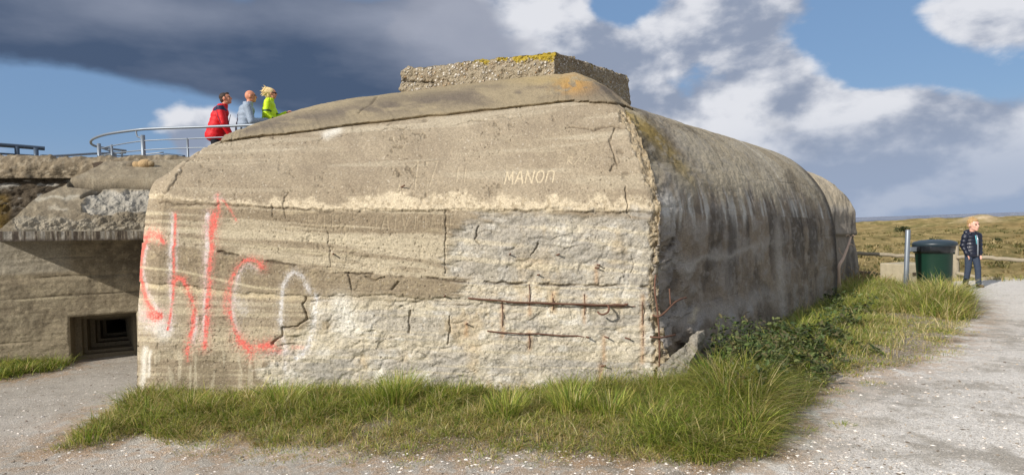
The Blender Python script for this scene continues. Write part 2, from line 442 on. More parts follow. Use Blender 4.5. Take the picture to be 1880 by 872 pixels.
# bands
def band(yt, yb, x0, x1, soft=3, sx=25, w=1.0):
    return ss(ye, yt - soft, yt + soft) * ss(ye, yb + soft, yb - soft) * ss(xe, x0 - sx, x0 + sx) * ss(xe, x1 + sx, x1 - sx) * w
L1 = np.interp(x, [270, 400, 600, 820, 1000, 1210], [364, 373, 386, 386, 386, 388])
L3 = np.interp(x, [230, 300, 400, 600, 720, 850, 1000, 1200], [440, 447, 462, 498, 505, 515, 520, 526])
L4 = np.interp(x, [230, 300, 400, 520, 640, 840, 1200], [516, 520, 530, 540, 540, 549, 560])
cr_h = np.interp(x, [270, 420, 600, 700, 820, 1000, 1210], [5, 6, 20, 26, 26, 20, 26]) * (.35 + 1.3 * fb2(x / 22, y * 0 + 3, 77, 4))
crm = ss(ye + (fb2(x / 5, y / 5, 79, 4) - .5) * 16, L1 - cr_h - 5, L1 - cr_h + 7) * ss(y, L1 + 2, L1 - 1) * ss(fb2(x / 70, y / 20, 81, 4) + ss(y, L1 - 16, L1 - 3) * .3, .36, .52)
c = blend(c, crm * .85, C(212, 197, 168)); c = blend(c, crm * ss(fb2(x / 6, y / 5, 85, 3), .56, .66) * .55, C(150, 134, 108))
c = blend(c, band(L1 + 2, L1 + 42, 290, 840, 3, 12, .8) * ss(stra, .62, .48), C(140, 126, 104))
c = blend(c, band(L1 + 2, L1 + 42, 290, 840, 2, 8, .6) * ss(stra2, .6, .7), C(175, 160, 132))
c = blend(c, band(L1 + 44, L3 - 2, 250, 830, 3, 10, .75) * ss(fb2(x / 120, s / 9, 43, 4), .38, .55), C(196, 184, 158))
wed = band(L3, L4, 250, 850, 2, 14)
c = blend(c, wed * .8, C(138, 124, 102)); c = blend(c, wed * ss(fb2(x / 8, y / 8, 91, 3), .58, .7) * .6, C(165, 150, 122))
c = blend(c, np.exp(-((y - np.interp(x, [250, 330, 470, 600], [490, 497, 528, 536])) / 2.2) ** 2) * ss(x, 560, 480) * .8, C(205, 192, 160))
c = blend(c, np.exp(-((ye - L4 - 7) / 5) ** 2) * ss(x, 620, 480) * .7, C(212, 196, 160))
lowb = ss(y, 636, 650) * ss(x, 640, 540)
c = blend(c, lowb * ss(med, .42, .6) * .7, C(132, 120, 99)); c = blend(c, lowb * ss(fb2(x / 10, y / 60, 95, 3), .6, .7) * .5, C(200, 190, 165))
# broken away grey zone
gz = np.minimum(np.maximum(sdpoly(xe, ye, [(822, 432), (860, 402), (960, 396), (1260, 392), (1260, 740), (500, 740), (470, 690), (505, 640), (560, 600), (570, 550), (700, 552), (850, 552), (860, 516), (818, 500)]), -1e9), 1e9)
gm = ss(gz + (fb2(x / 30, s / 5, 173, 4) - .5) * 40, 12, -12); ge = np.exp(-(gz / 4.0) ** 2)
lump = fb2(x / 34 + w1 * 1.5, y / 24, 51, 6, .55); f1, f2, idc = worley2(x / 30 + w1 * 2.2, y / 21 + w1 * 2, 53); f1b, f2b, idb = worley2(x / 11 + w2, y / 8 + w1, 57)
facet = idc * .5 + .5 * idb
gc = C(182, 174, 158) * (0.88 + .26 * lump[..., None]); gc = blend(gc, ss(fb2(x / 55, y / 30, 55, 5), .46, .64) * .8, C(200, 191, 170)); gc = blend(gc, ss(fb2(x / 22, y / 16, 157, 5), .55, .68) * .6, C(212, 208, 197)); gc = blend(gc, ss(fb2(x / 30, y / 60, 159, 4), .58, .72) * .5, C(186, 164, 126))
gc = blend(gc, ss(fb2(x / 75, y / 45, 59, 5), .5, .68) * .75, C(160, 155, 145)); gc = blend(gc, ss(lump, .42, .30) * .4, C(150, 142, 124))
c = c * (1 - gm[..., None]) + gc * gm[..., None]
c = blend(c, gm * ss(stra, .5, .62) * .5, C(206, 194, 166)); c = blend(c, gm * ss(y, 560, 520) * ss(stra, .5, .4) * .5, C(156, 150, 138))
rgh = rgh * (1 - gm) + gm * .95
edgecr = np.exp(-((f2 - f1) / .05) ** 2)
lump2 = fb2(x / 75 + w1, y / 48, 151, 4); gd = -.012 + (lump2 - .5) * .045 + (lump - .5) * .022 + (fb2(x / 4, y / 3.5, 175, 3) - .5) * .008 + (idc - .5) * .012 * ss(lump2, .4, .6) + (fb2(x / 9, y / 7, 61, 4) - .5) * .014 - ss(.035, .0, np.abs(fb2(x / 40, y / 26, 153, 3) - .5)) * .012 * ss(fb2(x / 60, y / 60, 155, 3), .45, .6)
disp = disp * (1 - gm) + gd * gm
# steps in the formwork
disp += ss(ye, L1 + 1.5, L1 - 1.5) * .014 * (x > 250) + band(L3, L4, 240, 1200, 1.2, 10) * .014 * (1 - gm * .4)
def groove(pts, hw, dep, dark=.42, x0=-1e9, x1=1e9, brk=.0):
    global c, disp
    d = pdist(x + w2 * 9, y + w2 * 9, pts); m = np.exp(-(d / (hw * (.45 + .9 * fb2(x / 12, y / 12, 87, 3)))) ** 2) * ((x > x0) & (x < x1))
    if brk: m = m * ss(fb2(x / 35, y / 35, 83, 3), brk - .08, brk + .08)
    disp = disp - m * dep; c = blend(c, m * dark * isF, C(72, 60, 46))
groove([(400, 462), (600, 499), (720, 506), (850, 516), (1000, 521), (1190, 526)], 2.0, .03, .8, brk=.4)
groove([(290, 372), (400, 376), (600, 388), (820, 388), (1000, 388), (1210, 390)], 1.3, .012, .45, brk=.45)
groove([(1128, 235), (1118, 262), (1130, 300), (1122, 318)], 1.4, .02); groove([(1150, 345), (1151, 388), (1160, 400)], 1.4, .02)
groove([(1040, 238), (1090, 241), (1120, 232), (1162, 238)], 1.6, .02, .7); groove([(560, 262), (700, 240), (860, 226), (960, 216)], 1.2, .012, .5, brk=.5)
groove([(560, 545), (556, 560), (562, 584), (540, 598), (520, 604), (512, 620), (500, 632)], 1.7, .03); groove([(752, 570), (750, 612)], 1.6, .022)
groove([(825, 580), (826, 610), (820, 632)], 1.5, .02); groove([(672, 508), (690, 515), (706, 508)], 1.6, .02); groove([(732, 517), (722, 533)], 1.8, .02)
groove([(640, 500), (645, 530)], 1.4, .02); groove([(350, 291), (332, 320), (312, 345), (300, 366)], 1.8, .015, .5); groove([(415, 262), (380, 272), (346, 300)], 1.6, .012, .5)
groove([(880, 415), (872, 440), (882, 452)], 1.2, .02, .5); groove([(600, 418), (604, 440), (607, 490)], 1.0, .01, .35); groove([(820, 388), (818, 430), (816, 500)], 1.2, .014, .4)
groove([(500, 376), (502, 400)], 1.5, .012, .5); groove([(528, 352), (520, 375), (524, 400)], 1.6, .012, .45)
groove([(1210, 330), (1140, 335), (1060, 340)], 1.1, .008, .4, brk=.5); groove([(975, 470), (990, 450)], 1.3, .02, .5)
for i in range(11):
    q = random.random; cx_, cy_ = 560 + 620 * q(), 410 + 290 * q(); ln = 8 + 24 * q(); a_ = random.choice([0.1, -.2, 1.3, 1.7, .5]) 
    if cy_ < 560 and cx_ < 860: continue
    groove([(cx_, cy_), (cx_ + ln * .5 * math.cos(a_) + 4, cy_ + ln * .5 * math.sin(a_)), (cx_ + ln * math.cos(a_), cy_ + ln * math.sin(a_))], .8 + .5 * q(), .012, .3)
# crumbled upper right edge of the front
ce = ss(x - np.interp(y, [200, 240, 300, 390, 560, 720], [1128, 1150, 1176, 1196, 1192, 1196]) + w1 * 22 + w2 * 18, -3, 6) * isF * ss(y, 196, 206)
c = blend(c, ce * .8, C(182, 166, 136)); c = blend(c, ce * ss(fb2(x / 7, y / 6, 99, 3), .6, .45) * .5, C(128, 112, 88))
disp += ce * (-.02 + (fb2(x / 11, y / 10, 101, 5) - .5) * .10); rgh = np.maximum(rgh, ce)
fine = 1 + (fb2(x / 2.4, y / 2.4, 177, 3) - .5) * .42; spk = ss(fb2(x / 3.2, y / 2.8, 179, 2), .74, .84) * ss(fb2(x / 50, y / 40, 191, 3), .4, .6)
c = c * fine[..., None]; c = blend(c, spk * .6, C(78, 68, 54)); disp = disp - spk * .006
c = blend(c, ss(fb2(x / 3, y / 3, 193, 2), .78, .86) * .5 * isF, C(214, 204, 184))
# white wash and drips
for (a0, b0, w_) in [((266, 640), (259, 736), 5), ((700, 684), (700, 702), 6), ((690, 684), (688, 700), 4), ((783, 688), (780, 724), 7), ((911, 706), (909, 724), 6), ((626, 560), (640, 600), 20), ((276, 645), (272, 690), 3), ((290, 580), (300, 610), 14), ((620, 240), (600, 250), 8)]:
    d = pdist(x + w2 * 6, y, [a0, b0]); c = blend(c, np.exp(-(d / w_) ** 2) * .7 * isF, C(232, 228, 215))
# rust stains
for (rx, ry, ln) in [(922, 555, 60), (1015, 540, 26), (972, 545, 30), (1073, 545, 45), (855, 595, 18), (972, 612, 28), (1102, 672, 40), (1095, 490, 26), (1180, 545, 120), (1108, 620, 40)]:
    d = np.hypot((x - rx + w2 * 6) / 4.5, np.maximum(0, np.abs(y - ry - ln / 2) - ln / 2) / 6); c = blend(c, np.exp(-d ** 2) * .5 * isF, C(178, 138, 96))
# spray paint
def Q(l, k=.413, ox=230, oy=340): return [(ox + a * k, oy + b * k) for a, b in l]
WHT = [(Q([(207, 130), (206, 330), (203, 430), (203, 540), (198, 640)]), 3.4, .75), (Q([(232, 200), (231, 300), (233, 380)]), 2.0, .4), (Q([(366, 130), (362, 300), (360, 480), (352, 600), (345, 690)]), 4.2, .85),
       (Q([(312, 590), (302, 690)]), 4, .75), (Q([(100, 270), (90, 380), (96, 470), (150, 560)]), 3.0, .5), (Q([(590, 375), (550, 355), (510, 390), (482, 470), (478, 570), (500, 650)]), 4, .6), (Q([(695, 610), (692, 520), (705, 440), (730, 397), (755, 385), (785, 402), (818, 465)]), 3.8, .65),
       (Q([(845, 490), (840, 560), (835, 640), (815, 710), (790, 755), (760, 770)]), 4.0, .95), (Q([(708, 690), (708, 830)]), 3, .6), (Q([(690, 600), (700, 680), (720, 740)]), 5, .35), (Q([(70, 560), (100, 620), (180, 640)]), 12, .4), (Q([(405, 60), (420, 62)]), 3.0, .9), (Q([(500, 520), (530, 560)]), 10, .35)]
RED = [(Q([(168, 253), (150, 226), (115, 216), (95, 232), (84, 290), (77, 380), (79, 450), (96, 512), (122, 556), (152, 578)]), 3.6, 1), (Q([(90, 232), (115, 214), (150, 228)]), 6.5, .85), (Q([(112, 575), (132, 592), (152, 578)]), 7.5, .9),
       (Q([(222, 128), (219, 200), (218, 300), (220, 370), (216, 432), (208, 520), (196, 600), (188, 640)]), 2.6, .9), (Q([(216, 432), (236, 408), (262, 422), (290, 492), (308, 562), (300, 632), (285, 692), (276, 745)]), 4.4, .92),
       (Q([(394, 130), (382, 190), (386, 270), (376, 370), (371, 470), (364, 560), (356, 650), (350, 722)]), 5.0, .98), (Q([(412, 48), (415, 90), (412, 140), (400, 185)]), 2.4, .75), (Q([(395, 140), (380, 215)]), 6, .7), (Q([(405, 60), (440, 74), (468, 108), (492, 158)]), 2.2, .5),
       (Q([(612, 366), (600, 346), (566, 331), (536, 336), (500, 372), (472, 425), (462, 480), (466, 570), (484, 640), (510, 690), (548, 728)]), 3.8, .92), (Q([(606, 352), (614, 364)]), 5, .8), (Q([(446, 470), (440, 530), (444, 570)]), 3.5, .45), (Q([(505, 690), (560, 732), (600, 722), (640, 712)]), 8.0, .85), (Q([(640, 720), (680, 735)]), 8, .4), (Q([(276, 700), (280, 780)]), 3.0, .4), (Q([(550, 730), (556, 775)]), 3.5, .5), (Q([(60, 350), (56, 480)]), 2.5, .35), (Q([(740, 722), (790, 724)]), 4, .25)]
dots = fb2(x / 1.9, y / 1.9, 111, 2); patchy = fb2(x / 22, y / 14, 113, 4)
def paint(strokes, col):
    global c
    for pts, hw, a in strokes:
        xx = x + w1 * 5 + w2 * 2.5; yy = y + w1 * 4; d = pdist(xx, yy, pts)
        m = ss(d, hw * 1.3, hw * .3) * (.35 + .7 * dots) * (.35 + .8 * ss(patchy, .3, .65)) * (1 - .6 * ss(stra2, .6, .72)) + np.exp(-(d / (hw * 2.1)) ** 2) * .45 * ss(dots, .35, .6)
        c = blend(c, m * a * isF, col)
paint([(a_, b_ * 1.1, d_ * .8) for a_, b_, d_ in WHT], C(234, 232, 230)); paint(RED, C(228, 116, 104))
# scratched writing
def letters(txt, x0, y0, w_, h_, gap, sk, hw, a, dyl=0.0):
    F_ = {'M': [(0, 1), (.12, 0), (.5, .65), (.85, 0), (1, 1)], 'A': [(0, 1), (.4, 0), (.6, 0), (1, 1), (.8, .6), (.2, .6)], 'N': [(0, 1), (.08, 0), (.85, 1), (1, 0)], 'O': [(.5, 0), (.1, .2), (0, .6), (.3, 1), (.75, .95), (1, .5), (.85, .1), (.5, 0)],
          '1': [(0, .3), (.6, 0), (.5, 1)], '7': [(0, .05), (1, 0), (.4, 1)], 'R': [(0, 1), (.1, 0), (.8, .1), (.8, .4), (.1, .5), (.9, 1)], '/': [(0, 1), (.8, 0)], 'J': [(.6, 0), (.6, .9), (.2, 1), (0, .8)], 'I': [(.5, 0), (.5, 1)], 'V': [(0, 0), (.5, 1), (1, 0)],
          'n': [(0, 1), (.15, .1), (.6, 0), (.95, .15), (.9, 1)], 'T': [(.5, 1), (.5, 0), (0, 0), (1, 0)], 'H': [(0, 0), (0, 1), (0, .5), (1, .5), (1, 0), (1, 1)]}
    global c, disp
    for ch in txt:
        if ch != ' ':
            pts = [(x0 + p * w_ + (1 - q_) * sk, y0 + q_ * h_) for p, q_ in F_[ch]]; m = ss(pdist(x, y, pts), hw * 1.3, hw * .4)
            c = blend(c, m * a * isF, C(205, 190, 160)); disp = disp - m * .004
        x0 += w_ + gap; y0 += dyl
letters('MANOn', 926, 318, 14, 21, 4.8, 3, 1.7, .95, -.7)
letters('17', 752, 300, 20, 44, 8, 3, 1.5, .3); letters('R/7', 1040, 290, 11, 14, 3, 2, 1.2, .4); letters('M', 731, 341, 8, 9, 2, 1, 1.0, .6); letters('H', 838, 310, 14, 26, 2, 3, 1.2, .25)
letters('JAIVI', 682, 396, 13, 26, 5, 2, 1.0, .28); letters('IIAIJ', 760, 396, 10, 24, 5, 1, .8, .18); letters('IVIII', 560, 395, 9, 22, 6, 1, .8, .25)
# ---- right face (in shade): u along, z up
uu = np.where(isR, ufr[None, :], 0); zz = np.where(tt[:, None] < 2, ZZ, 1.56 + (tt[:, None] - 2) * .65)
st_v = fb2(uu * 55, zz * .55 + 3, 121, 5); st_w = fb2(uu * 16, zz * .8, 125, 5); bl = fb2(uu * 22, zz * 5, 127, 5)
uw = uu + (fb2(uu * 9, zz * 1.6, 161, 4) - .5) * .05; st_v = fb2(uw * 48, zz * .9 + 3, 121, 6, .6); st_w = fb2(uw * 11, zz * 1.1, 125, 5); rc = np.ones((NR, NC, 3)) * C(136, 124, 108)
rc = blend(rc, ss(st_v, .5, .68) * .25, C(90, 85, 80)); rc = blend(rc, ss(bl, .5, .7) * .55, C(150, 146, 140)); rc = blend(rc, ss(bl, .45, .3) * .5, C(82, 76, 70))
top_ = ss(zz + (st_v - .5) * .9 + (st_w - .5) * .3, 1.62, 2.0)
rc = blend(rc, top_ * .9 * ss(uu + (st_w - .5) * .3, .06, .26), C(166, 154, 130)); rc = blend(rc, top_ * ss(uu, .16, .02) * .9, C(100, 92, 74))  # upper part paler, with sunlight on the curve put into its colour
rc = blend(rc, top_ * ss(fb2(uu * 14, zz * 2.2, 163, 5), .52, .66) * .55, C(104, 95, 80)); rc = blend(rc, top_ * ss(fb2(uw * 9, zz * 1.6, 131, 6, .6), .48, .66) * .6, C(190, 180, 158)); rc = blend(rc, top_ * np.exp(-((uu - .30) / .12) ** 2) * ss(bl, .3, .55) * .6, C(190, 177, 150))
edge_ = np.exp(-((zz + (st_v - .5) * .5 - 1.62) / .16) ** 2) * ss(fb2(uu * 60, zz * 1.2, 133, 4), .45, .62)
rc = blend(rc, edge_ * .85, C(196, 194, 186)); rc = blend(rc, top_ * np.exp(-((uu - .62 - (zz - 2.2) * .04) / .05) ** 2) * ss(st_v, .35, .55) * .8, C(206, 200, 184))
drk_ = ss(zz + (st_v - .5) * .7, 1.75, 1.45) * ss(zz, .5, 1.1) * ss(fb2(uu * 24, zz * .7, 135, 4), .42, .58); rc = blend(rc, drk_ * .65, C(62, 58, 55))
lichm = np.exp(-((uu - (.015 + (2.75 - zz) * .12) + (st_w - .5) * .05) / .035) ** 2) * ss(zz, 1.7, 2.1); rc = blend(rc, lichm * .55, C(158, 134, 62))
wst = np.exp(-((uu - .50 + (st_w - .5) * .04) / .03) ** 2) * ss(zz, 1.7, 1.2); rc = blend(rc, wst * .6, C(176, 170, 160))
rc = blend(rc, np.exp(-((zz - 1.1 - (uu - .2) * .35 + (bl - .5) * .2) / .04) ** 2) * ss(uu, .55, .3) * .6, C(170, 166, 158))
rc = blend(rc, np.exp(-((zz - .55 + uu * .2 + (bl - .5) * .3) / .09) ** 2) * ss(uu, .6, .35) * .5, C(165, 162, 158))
f1r, f2r, idr = worley2(uu * 26 + bl * 2, zz * 5 + bl, 141); f1s, f2s, ids = worley2(uu * 60 + bl * 2, zz * 12, 143)
nearc = ss(uu + (bl - .5) * .08, .12, .03) * ss(zz, 1.6, 1.2)
rc = blend(rc, ss(fb2(uu * 70, zz * 14, 165, 4), .58, .7) * .35, C(160, 154, 144)); rc = blend(rc, np.exp(-(pdist(x, y, [(1272, 590), (1280, 568)]) / 4.5) ** 2) * .8, C(196, 182, 156))  # second blend paints a small sunlit sliver near the corner
rd = (bl - .5) * .022 + (fb2(uu * 7, zz * 2.0, 167, 4) - .5) * .022 + (fb2(uu * 120, zz * 20, 145, 4) - .5) * .016 + nearc * ((idr - .5) * .06 + (ids - .5) * .03 - .03)
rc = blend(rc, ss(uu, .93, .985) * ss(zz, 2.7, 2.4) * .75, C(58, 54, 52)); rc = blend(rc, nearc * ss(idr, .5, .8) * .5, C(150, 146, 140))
for zs in (.62, 1.12, 1.6, 2.1): rd = rd - np.exp(-((zz - zs - .02 * np.sin(uu * 9)) / .008) ** 2) * .005 * ss(fb2(uu * 12, zz * 3, 169, 3), .45, .6)
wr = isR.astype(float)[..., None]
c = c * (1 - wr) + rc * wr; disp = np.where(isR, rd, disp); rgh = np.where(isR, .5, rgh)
other = ~(isF | isR); c[other] = C(140, 130, 112) * .9; disp = np.where(other, (fb3(V0, 3, 9) - .5) * .03, disp)
# broken corner between the two faces
kc = np.where(isF & (uidx == 2)[None, :], (1 - ufr[None, :]) * 950, np.where(isR, uu * 380, 1e3))
kn = np.exp(-(kc / 14) ** 2); cn = fb3(V0, 7, 151, 5); disp = disp - kn * (.028 + .10 * np.abs(cn - .5))
disp = disp * ss(tt, 4.95, 4.6)[:, None]
# brow row: fade displacement where hidden under slab
disp = np.where(np.isfinite(disp), disp, 0)
V1 = V0 + N0 * disp[..., None]
bunker = empty('concrete_bunker', (0, 7.5, 0), 'large rounded concrete bunker with red spray paint, rusty bars and a pebbled block on top', 'bunker')
Vc = np.concatenate([V1.reshape(-1, 3), ctr[None]]); ci = len(Vc) - 1
j = np.arange(NC); lastrow = (NR - 1) * NC
tri = np.stack([lastrow + j, lastrow + (j + 1) % NC, np.full(NC, ci)], 1)
ext = lambda a, v: np.concatenate([a.reshape(-1, *a.shape[2:]), np.asarray(v).reshape(1, *a.shape[2:])])
wall = mesh_np('wall', Vc, [gridfaces(NR, NC, True), tri], M_CON, None, True, {'Col': ext(c, C(140, 130, 112)), 'rgh': ext(rgh, .5)})
to_local(wall, bunker)
# BVH of the coarse undisplaced hull for placing things on it
sub = V1[::4, ::4]; bvh = BVHTree.FromPolygons([tuple(v) for v in sub.reshape(-1, 3)], gridfaces(sub.shape[0], sub.shape[1], True).tolist())
def onwall(px, py, lift=0.0, fallback=7.0):
    d = Vector(ray(px, py)); L = d.length; h = bvh.ray_cast(Vector(CAM), d / L)
    if h[0] is None: return P(px, py, fallback)
    return np.array(h[0]) - np.array(d / L) * lift

# ---- roof slab with bevelled rim
SB = [(405, 262, 7.5), (440, 256, 7.4), (520, 247, 7.3), (600, 237, 7.2), (700, 224, 7.1), (800, 213, 7.0), (900, 203, 7.0), (1000, 192, 6.95), (1048, 187, 6.95), (1090, 189, 7.0), (1130, 191, 7.1), (1161, 202, 7.3)]
ST = [(425, 253, 8.0), (445, 240, 8.3), (500, 217, 8.6), (570, 196, 8.9), (650, 181, 8.95), (760, 166, 8.85), (880, 151, 8.55), (1000, 139, 8.12), (1040, 135, 7.98), (1052, 133, 7.95), (1058, 134, 7.94), (1064, 136, 7.94)]
nS = 420; uS = np.linspace(0, len(SB) - 1, nS)
sb = crom(SB, uS); st_ = crom(ST, uS)
jit = (fb2(uS * 3.1, uS * 0, 171, 5) - .5) * 7 * ss(uS, 0, 2) * ss(uS, 12, 10.5) + (fb2(uS * 14, uS * 0 + 4, 173, 4) - .5) * 4
bot = np.array([onwall(a, min(b + j_ * .5 + 1, 262), .0, d) for (a, b, d), j_ in zip(sb, jit)])
bD = (bot - CAM) @ FW; bad = np.abs(bD - sb[:, 2]) > .8; bD[bad] = sb[bad, 2] + .2; print('slab rim', bD[::30].round(2), bad.sum())
for _ in range(6): bD = np.convolve(np.pad(bD, 3, 'edge'), np.ones(7) / 7, 'valid')
lipb = np.array([P(a, b + j_ * .5 + 1, D - .0) for (a, b, _), j_, D in zip(sb, jit, bD)])
lipt = np.array([P(a, b + j_ * .5 - 3.2, D - .035) for (a, b, _), j_, D in zip(sb, jit, bD)])
topp = np.array([P(*q) for q in st_])
rows = []
inner = lipb + np.array([0, .25, -.12]); rows.append(inner); 
for f in np.linspace(0, 1, 5): rows.append(lipb * (1 - f) + lipt * f)
for f in np.linspace(0, 1, 60)[1:]:
    q = lipt * (1 - f) + topp * f; q = q + np.array([0, -.0, .05]) * np.sin(f * np.pi); rows.append(q)
SV = np.array(rows)
# right hand and back sides
S3 = np.array([1.80, 10.0, 2.82]); T2 = np.array([1.45, 10.2, 3.28]); S4 = np.array([-3.0, 10.6, 2.8]); T4 = np.array([-1.9, 10.3, 3.3])
def col_to(b_, t_):
    o_ = [b_ + np.array([0, 0, -.15])] + [b_ + np.array([0, 0, .03 * f]) for f in np.linspace(0, 1, 5)] + [b_ * (1 - f) + t_ * f + np.array([0, 0, .03]) * (1 - f) for f in np.linspace(0, 1, 60)[1:]]
    return np.array(o_)
cA, cB, cC = SV[:, -1], col_to(S3, T2), col_to(S4, T4)
side = [cA * (1 - f) + cB * f for f in np.linspace(0, 1, 60)[1:]] + [cB * (1 - f) + cC * f for f in np.linspace(0, 1, 20)[1:]] + [cC * (1 - f) + SV[:, 0] * f for f in np.linspace(0, 1, 20)[1:-1]]
SV = np.concatenate([SV, np.stack(side, 1)], 1)
capc = np.array([.2, 9.3, 3.36]); rim = SV[-1]
for f in (.25, .5, .75, .97): SV = np.concatenate([SV, (rim * (1 - f) + capc * f)[None]])
sp, sq = proj(SV.reshape(-1, 3)); sp = sp.reshape(SV.shape[:2]); sq = sq.reshape(SV.shape[:2])
NS = gnormals(SV, True); NS *= np.sign((NS * (SV - np.array([.2, 9.3, 2.6]))).sum(-1, keepdims=True))
pn = fb3(SV, 4, 181, 5); SV = SV + NS * ((pn - .5) * .035 + (fb3(SV, 25, 183, 3) - .5) * .012)[..., None]
sc_ = np.ones(SV.shape) * C(150, 137, 112)
sc_ = blend(sc_, ss(fb2(sp / 90, sq / 30, 185, 5), .46, .64) * .7, C(118, 108, 92))
rowf = (np.arange(SV.shape[0]) / 65.0)[:, None] * np.ones(SV.shape[1])
sc_ = blend(sc_, np.exp(-((rowf - .38) / .2) ** 2) * ss(fb2(sp / 60, sq / 14, 187, 5), .40, .56) * .75, C(104, 95, 86))
sc_ = blend(sc_, ss(rowf, .6, .9) * .4, C(170, 156, 126))
sc_ = blend(sc_, np.exp(-((sp - 1052) / 34) ** 2 - ((sq - 155) / 17) ** 2) * ss(fb2(sp / 14, sq / 9, 189, 4), .32, .5) * .85, C(172, 132, 72))
sc_ = blend(sc_, np.exp(-((sp - 1000) / 60) ** 2 - ((sq - 148) / 9) ** 2) * .3, C(172, 150, 90))
dcr = pdist(sp, sq, [(692, 178), (680, 192), (664, 202), (658, 208)]); sc_ = blend(sc_, np.exp(-(dcr / .9) ** 2) * .6, C(60, 50, 40)); SV = SV - NS * (np.exp(-(dcr / 1.1) ** 2) * .02)[..., None]
slab = grid('roof_slab', SV, M_CON, None, True, {'Col': sc_, 'rgh': np.full(SV.shape[:2], .45)}); to_local(slab, bunker)

# ---- pebbled block on the slab
FL = P(735, 174, 9.0); FR = P(1016, 139, 8.15); FRt = P(1019, 94, 8.15); FLt = P(735, 127, 9.0)
RB = P(1160, 204, 9.95); RBt = P(1152, 137, 9.95)
LB_ = FL + (RB - FR); LBt = FLt + (RBt - FRt); ov = np.array([0, 0, -.12])
cor = [FL + ov, FR + ov, RB + ov, LB_ + ov]; cot = [FLt, FRt, RBt, LBt]
nb = [260, 200, 60, 60]; ring0 = []; ring1 = []
for i, n in enumerate(nb):
    for f in np.linspace(0, 1, n, endpoint=False):
        ring0.append(cor[i] * (1 - f) + cor[(i + 1) % 4] * f); ring1.append(cot[i] * (1 - f) + cot[(i + 1) % 4] * f)
ring0 = np.array(ring0); ring1 = np.array(ring1); rowsb = [ring0 * (1 - f) + ring1 * f for f in np.linspace(0, 1, 60)]
cc = ring1.mean(0); 
for f in np.linspace(0, .98, 40)[1:]: rowsb.append(ring1 * (1 - f) + (cc * f))
BV = np.array(rowsb); NB = gnormals(BV, True); NB *= np.sign((NB * (BV - cc + np.array([0, 0, .3]))).sum(-1, keepdims=True))
bx_, by_ = proj(BV.reshape(-1, 3)); bx_ = bx_.reshape(BV.shape[:2]); by_ = by_.reshape(BV.shape[:2])
edge_t = np.zeros(BV.shape[:2]); edge_t[:] = np.exp(-((np.arange(BV.shape[0]) - 59) / 3.0) ** 2)[:, None]
bd_ = (fb3(BV, 9, 201, 5) - .5) * .09 + (fb3(BV, 32, 203, 3) - .5) * .05 - edge_t * .02 * (1 + 3 * (fb3(BV, 6, 205, 3) - .5))
cav = np.exp(-((bx_ - 742) / 7) ** 2 - ((by_ - 147) / 3.5) ** 2) + np.exp(-(pdist(bx_, by_, [(742, 150), (795, 152)]) / 1.5) ** 2) * .7
BV2 = BV + NB * (bd_ - cav * .05)[..., None]
bc = np.ones(BV.shape) * C(152, 140, 118); bc = blend(bc, ss(fb3(BV, 5, 207, 4), .5, .65) * .45, C(126, 110, 88)); bc = blend(bc, cav * .8, C(50, 42, 34))
topm = (np.arange(BV.shape[0])[:, None] / 59.0) * np.ones(BV.shape[1]); lich = ss(topm, .35, .95) * (.55 + .45 * ss(bx_, 780, 940)); lich = np.where(np.arange(BV.shape[1])[None, :] < 262, lich, lich * .6)
block = grid('pebbled_block', BV2, M_PEB, None, True, {'Col': bc, 'lich': lich}); to_local(block, bunker)

# ---- broken footing at the corner
foot = [(1204, 724), (1207, 694), (1210, 672), (1228, 660), (1244, 648), (1254, 640), (1262, 630), (1270, 620), (1279, 617), (1279, 634), (1274, 650), (1268, 668), (1260, 690), (1258, 724)]
bm = bmesh.new(); fD = 5.60
fr = [bm.verts.new(P(a, b, fD + (720 - b) * .0009)) for a, b in foot]; bk = [bm.verts.new(P(a, b, fD + (720 - b) * .0009) + np.array([.16, .30, 0])) for a, b in foot]
bm.faces.new(fr); bm.faces.new(bk[::-1])
for i in range(len(foot)): bm.faces.new((fr[i], bk[i], bk[(i + 1) % len(foot)], fr[(i + 1) % len(foot)]))
bmesh.ops.recalc_face_normals(bm, faces=bm.faces[:]); bmesh.ops.triangulate(bm, faces=bm.faces[:])
for _ in range(4): bmesh.ops.subdivide_edges(bm, edges=[e for e in bm.edges if e.calc_length() > .02], cuts=1); bmesh.ops.triangulate(bm, faces=bm.faces[:])
bm.normal_update(); vv = np.array([v.co for v in bm.verts]); nn = np.array([v.normal for v in bm.verts])
vv2 = vv + nn * ((fb3(vv, 12, 221, 5) - .5) * .07 + (np.abs(fb3(vv, 20, 225, 4) - .5) - .1) * .05)[:, None]
for v, q in zip(bm.verts, vv2): v.co = q
me = bpy.data.meshes.new('broken_footing'); bm.to_mesh(me); bm.free(); fcol = np.ones((len(vv), 3)) * C(152, 146, 133); fcol = blend(fcol, ss(fb3(vv, 14, 223, 4), .45, .6) * .5, C(138, 130, 116))
at = me.attributes.new('Col', 'FLOAT_COLOR', 'POINT'); at.data.foreach_set('color', np.concatenate([fcol, np.ones((len(vv), 1))], 1).astype(np.float32).ravel())
at = me.attributes.new('rgh', 'FLOAT', 'POINT'); at.data.foreach_set('value', np.ones(len(vv), np.float32))
me.materials.append(M_CON); fo = bpy.data.objects.new('broken_footing', me); COL.objects.link(fo); to_local(fo, bunker)

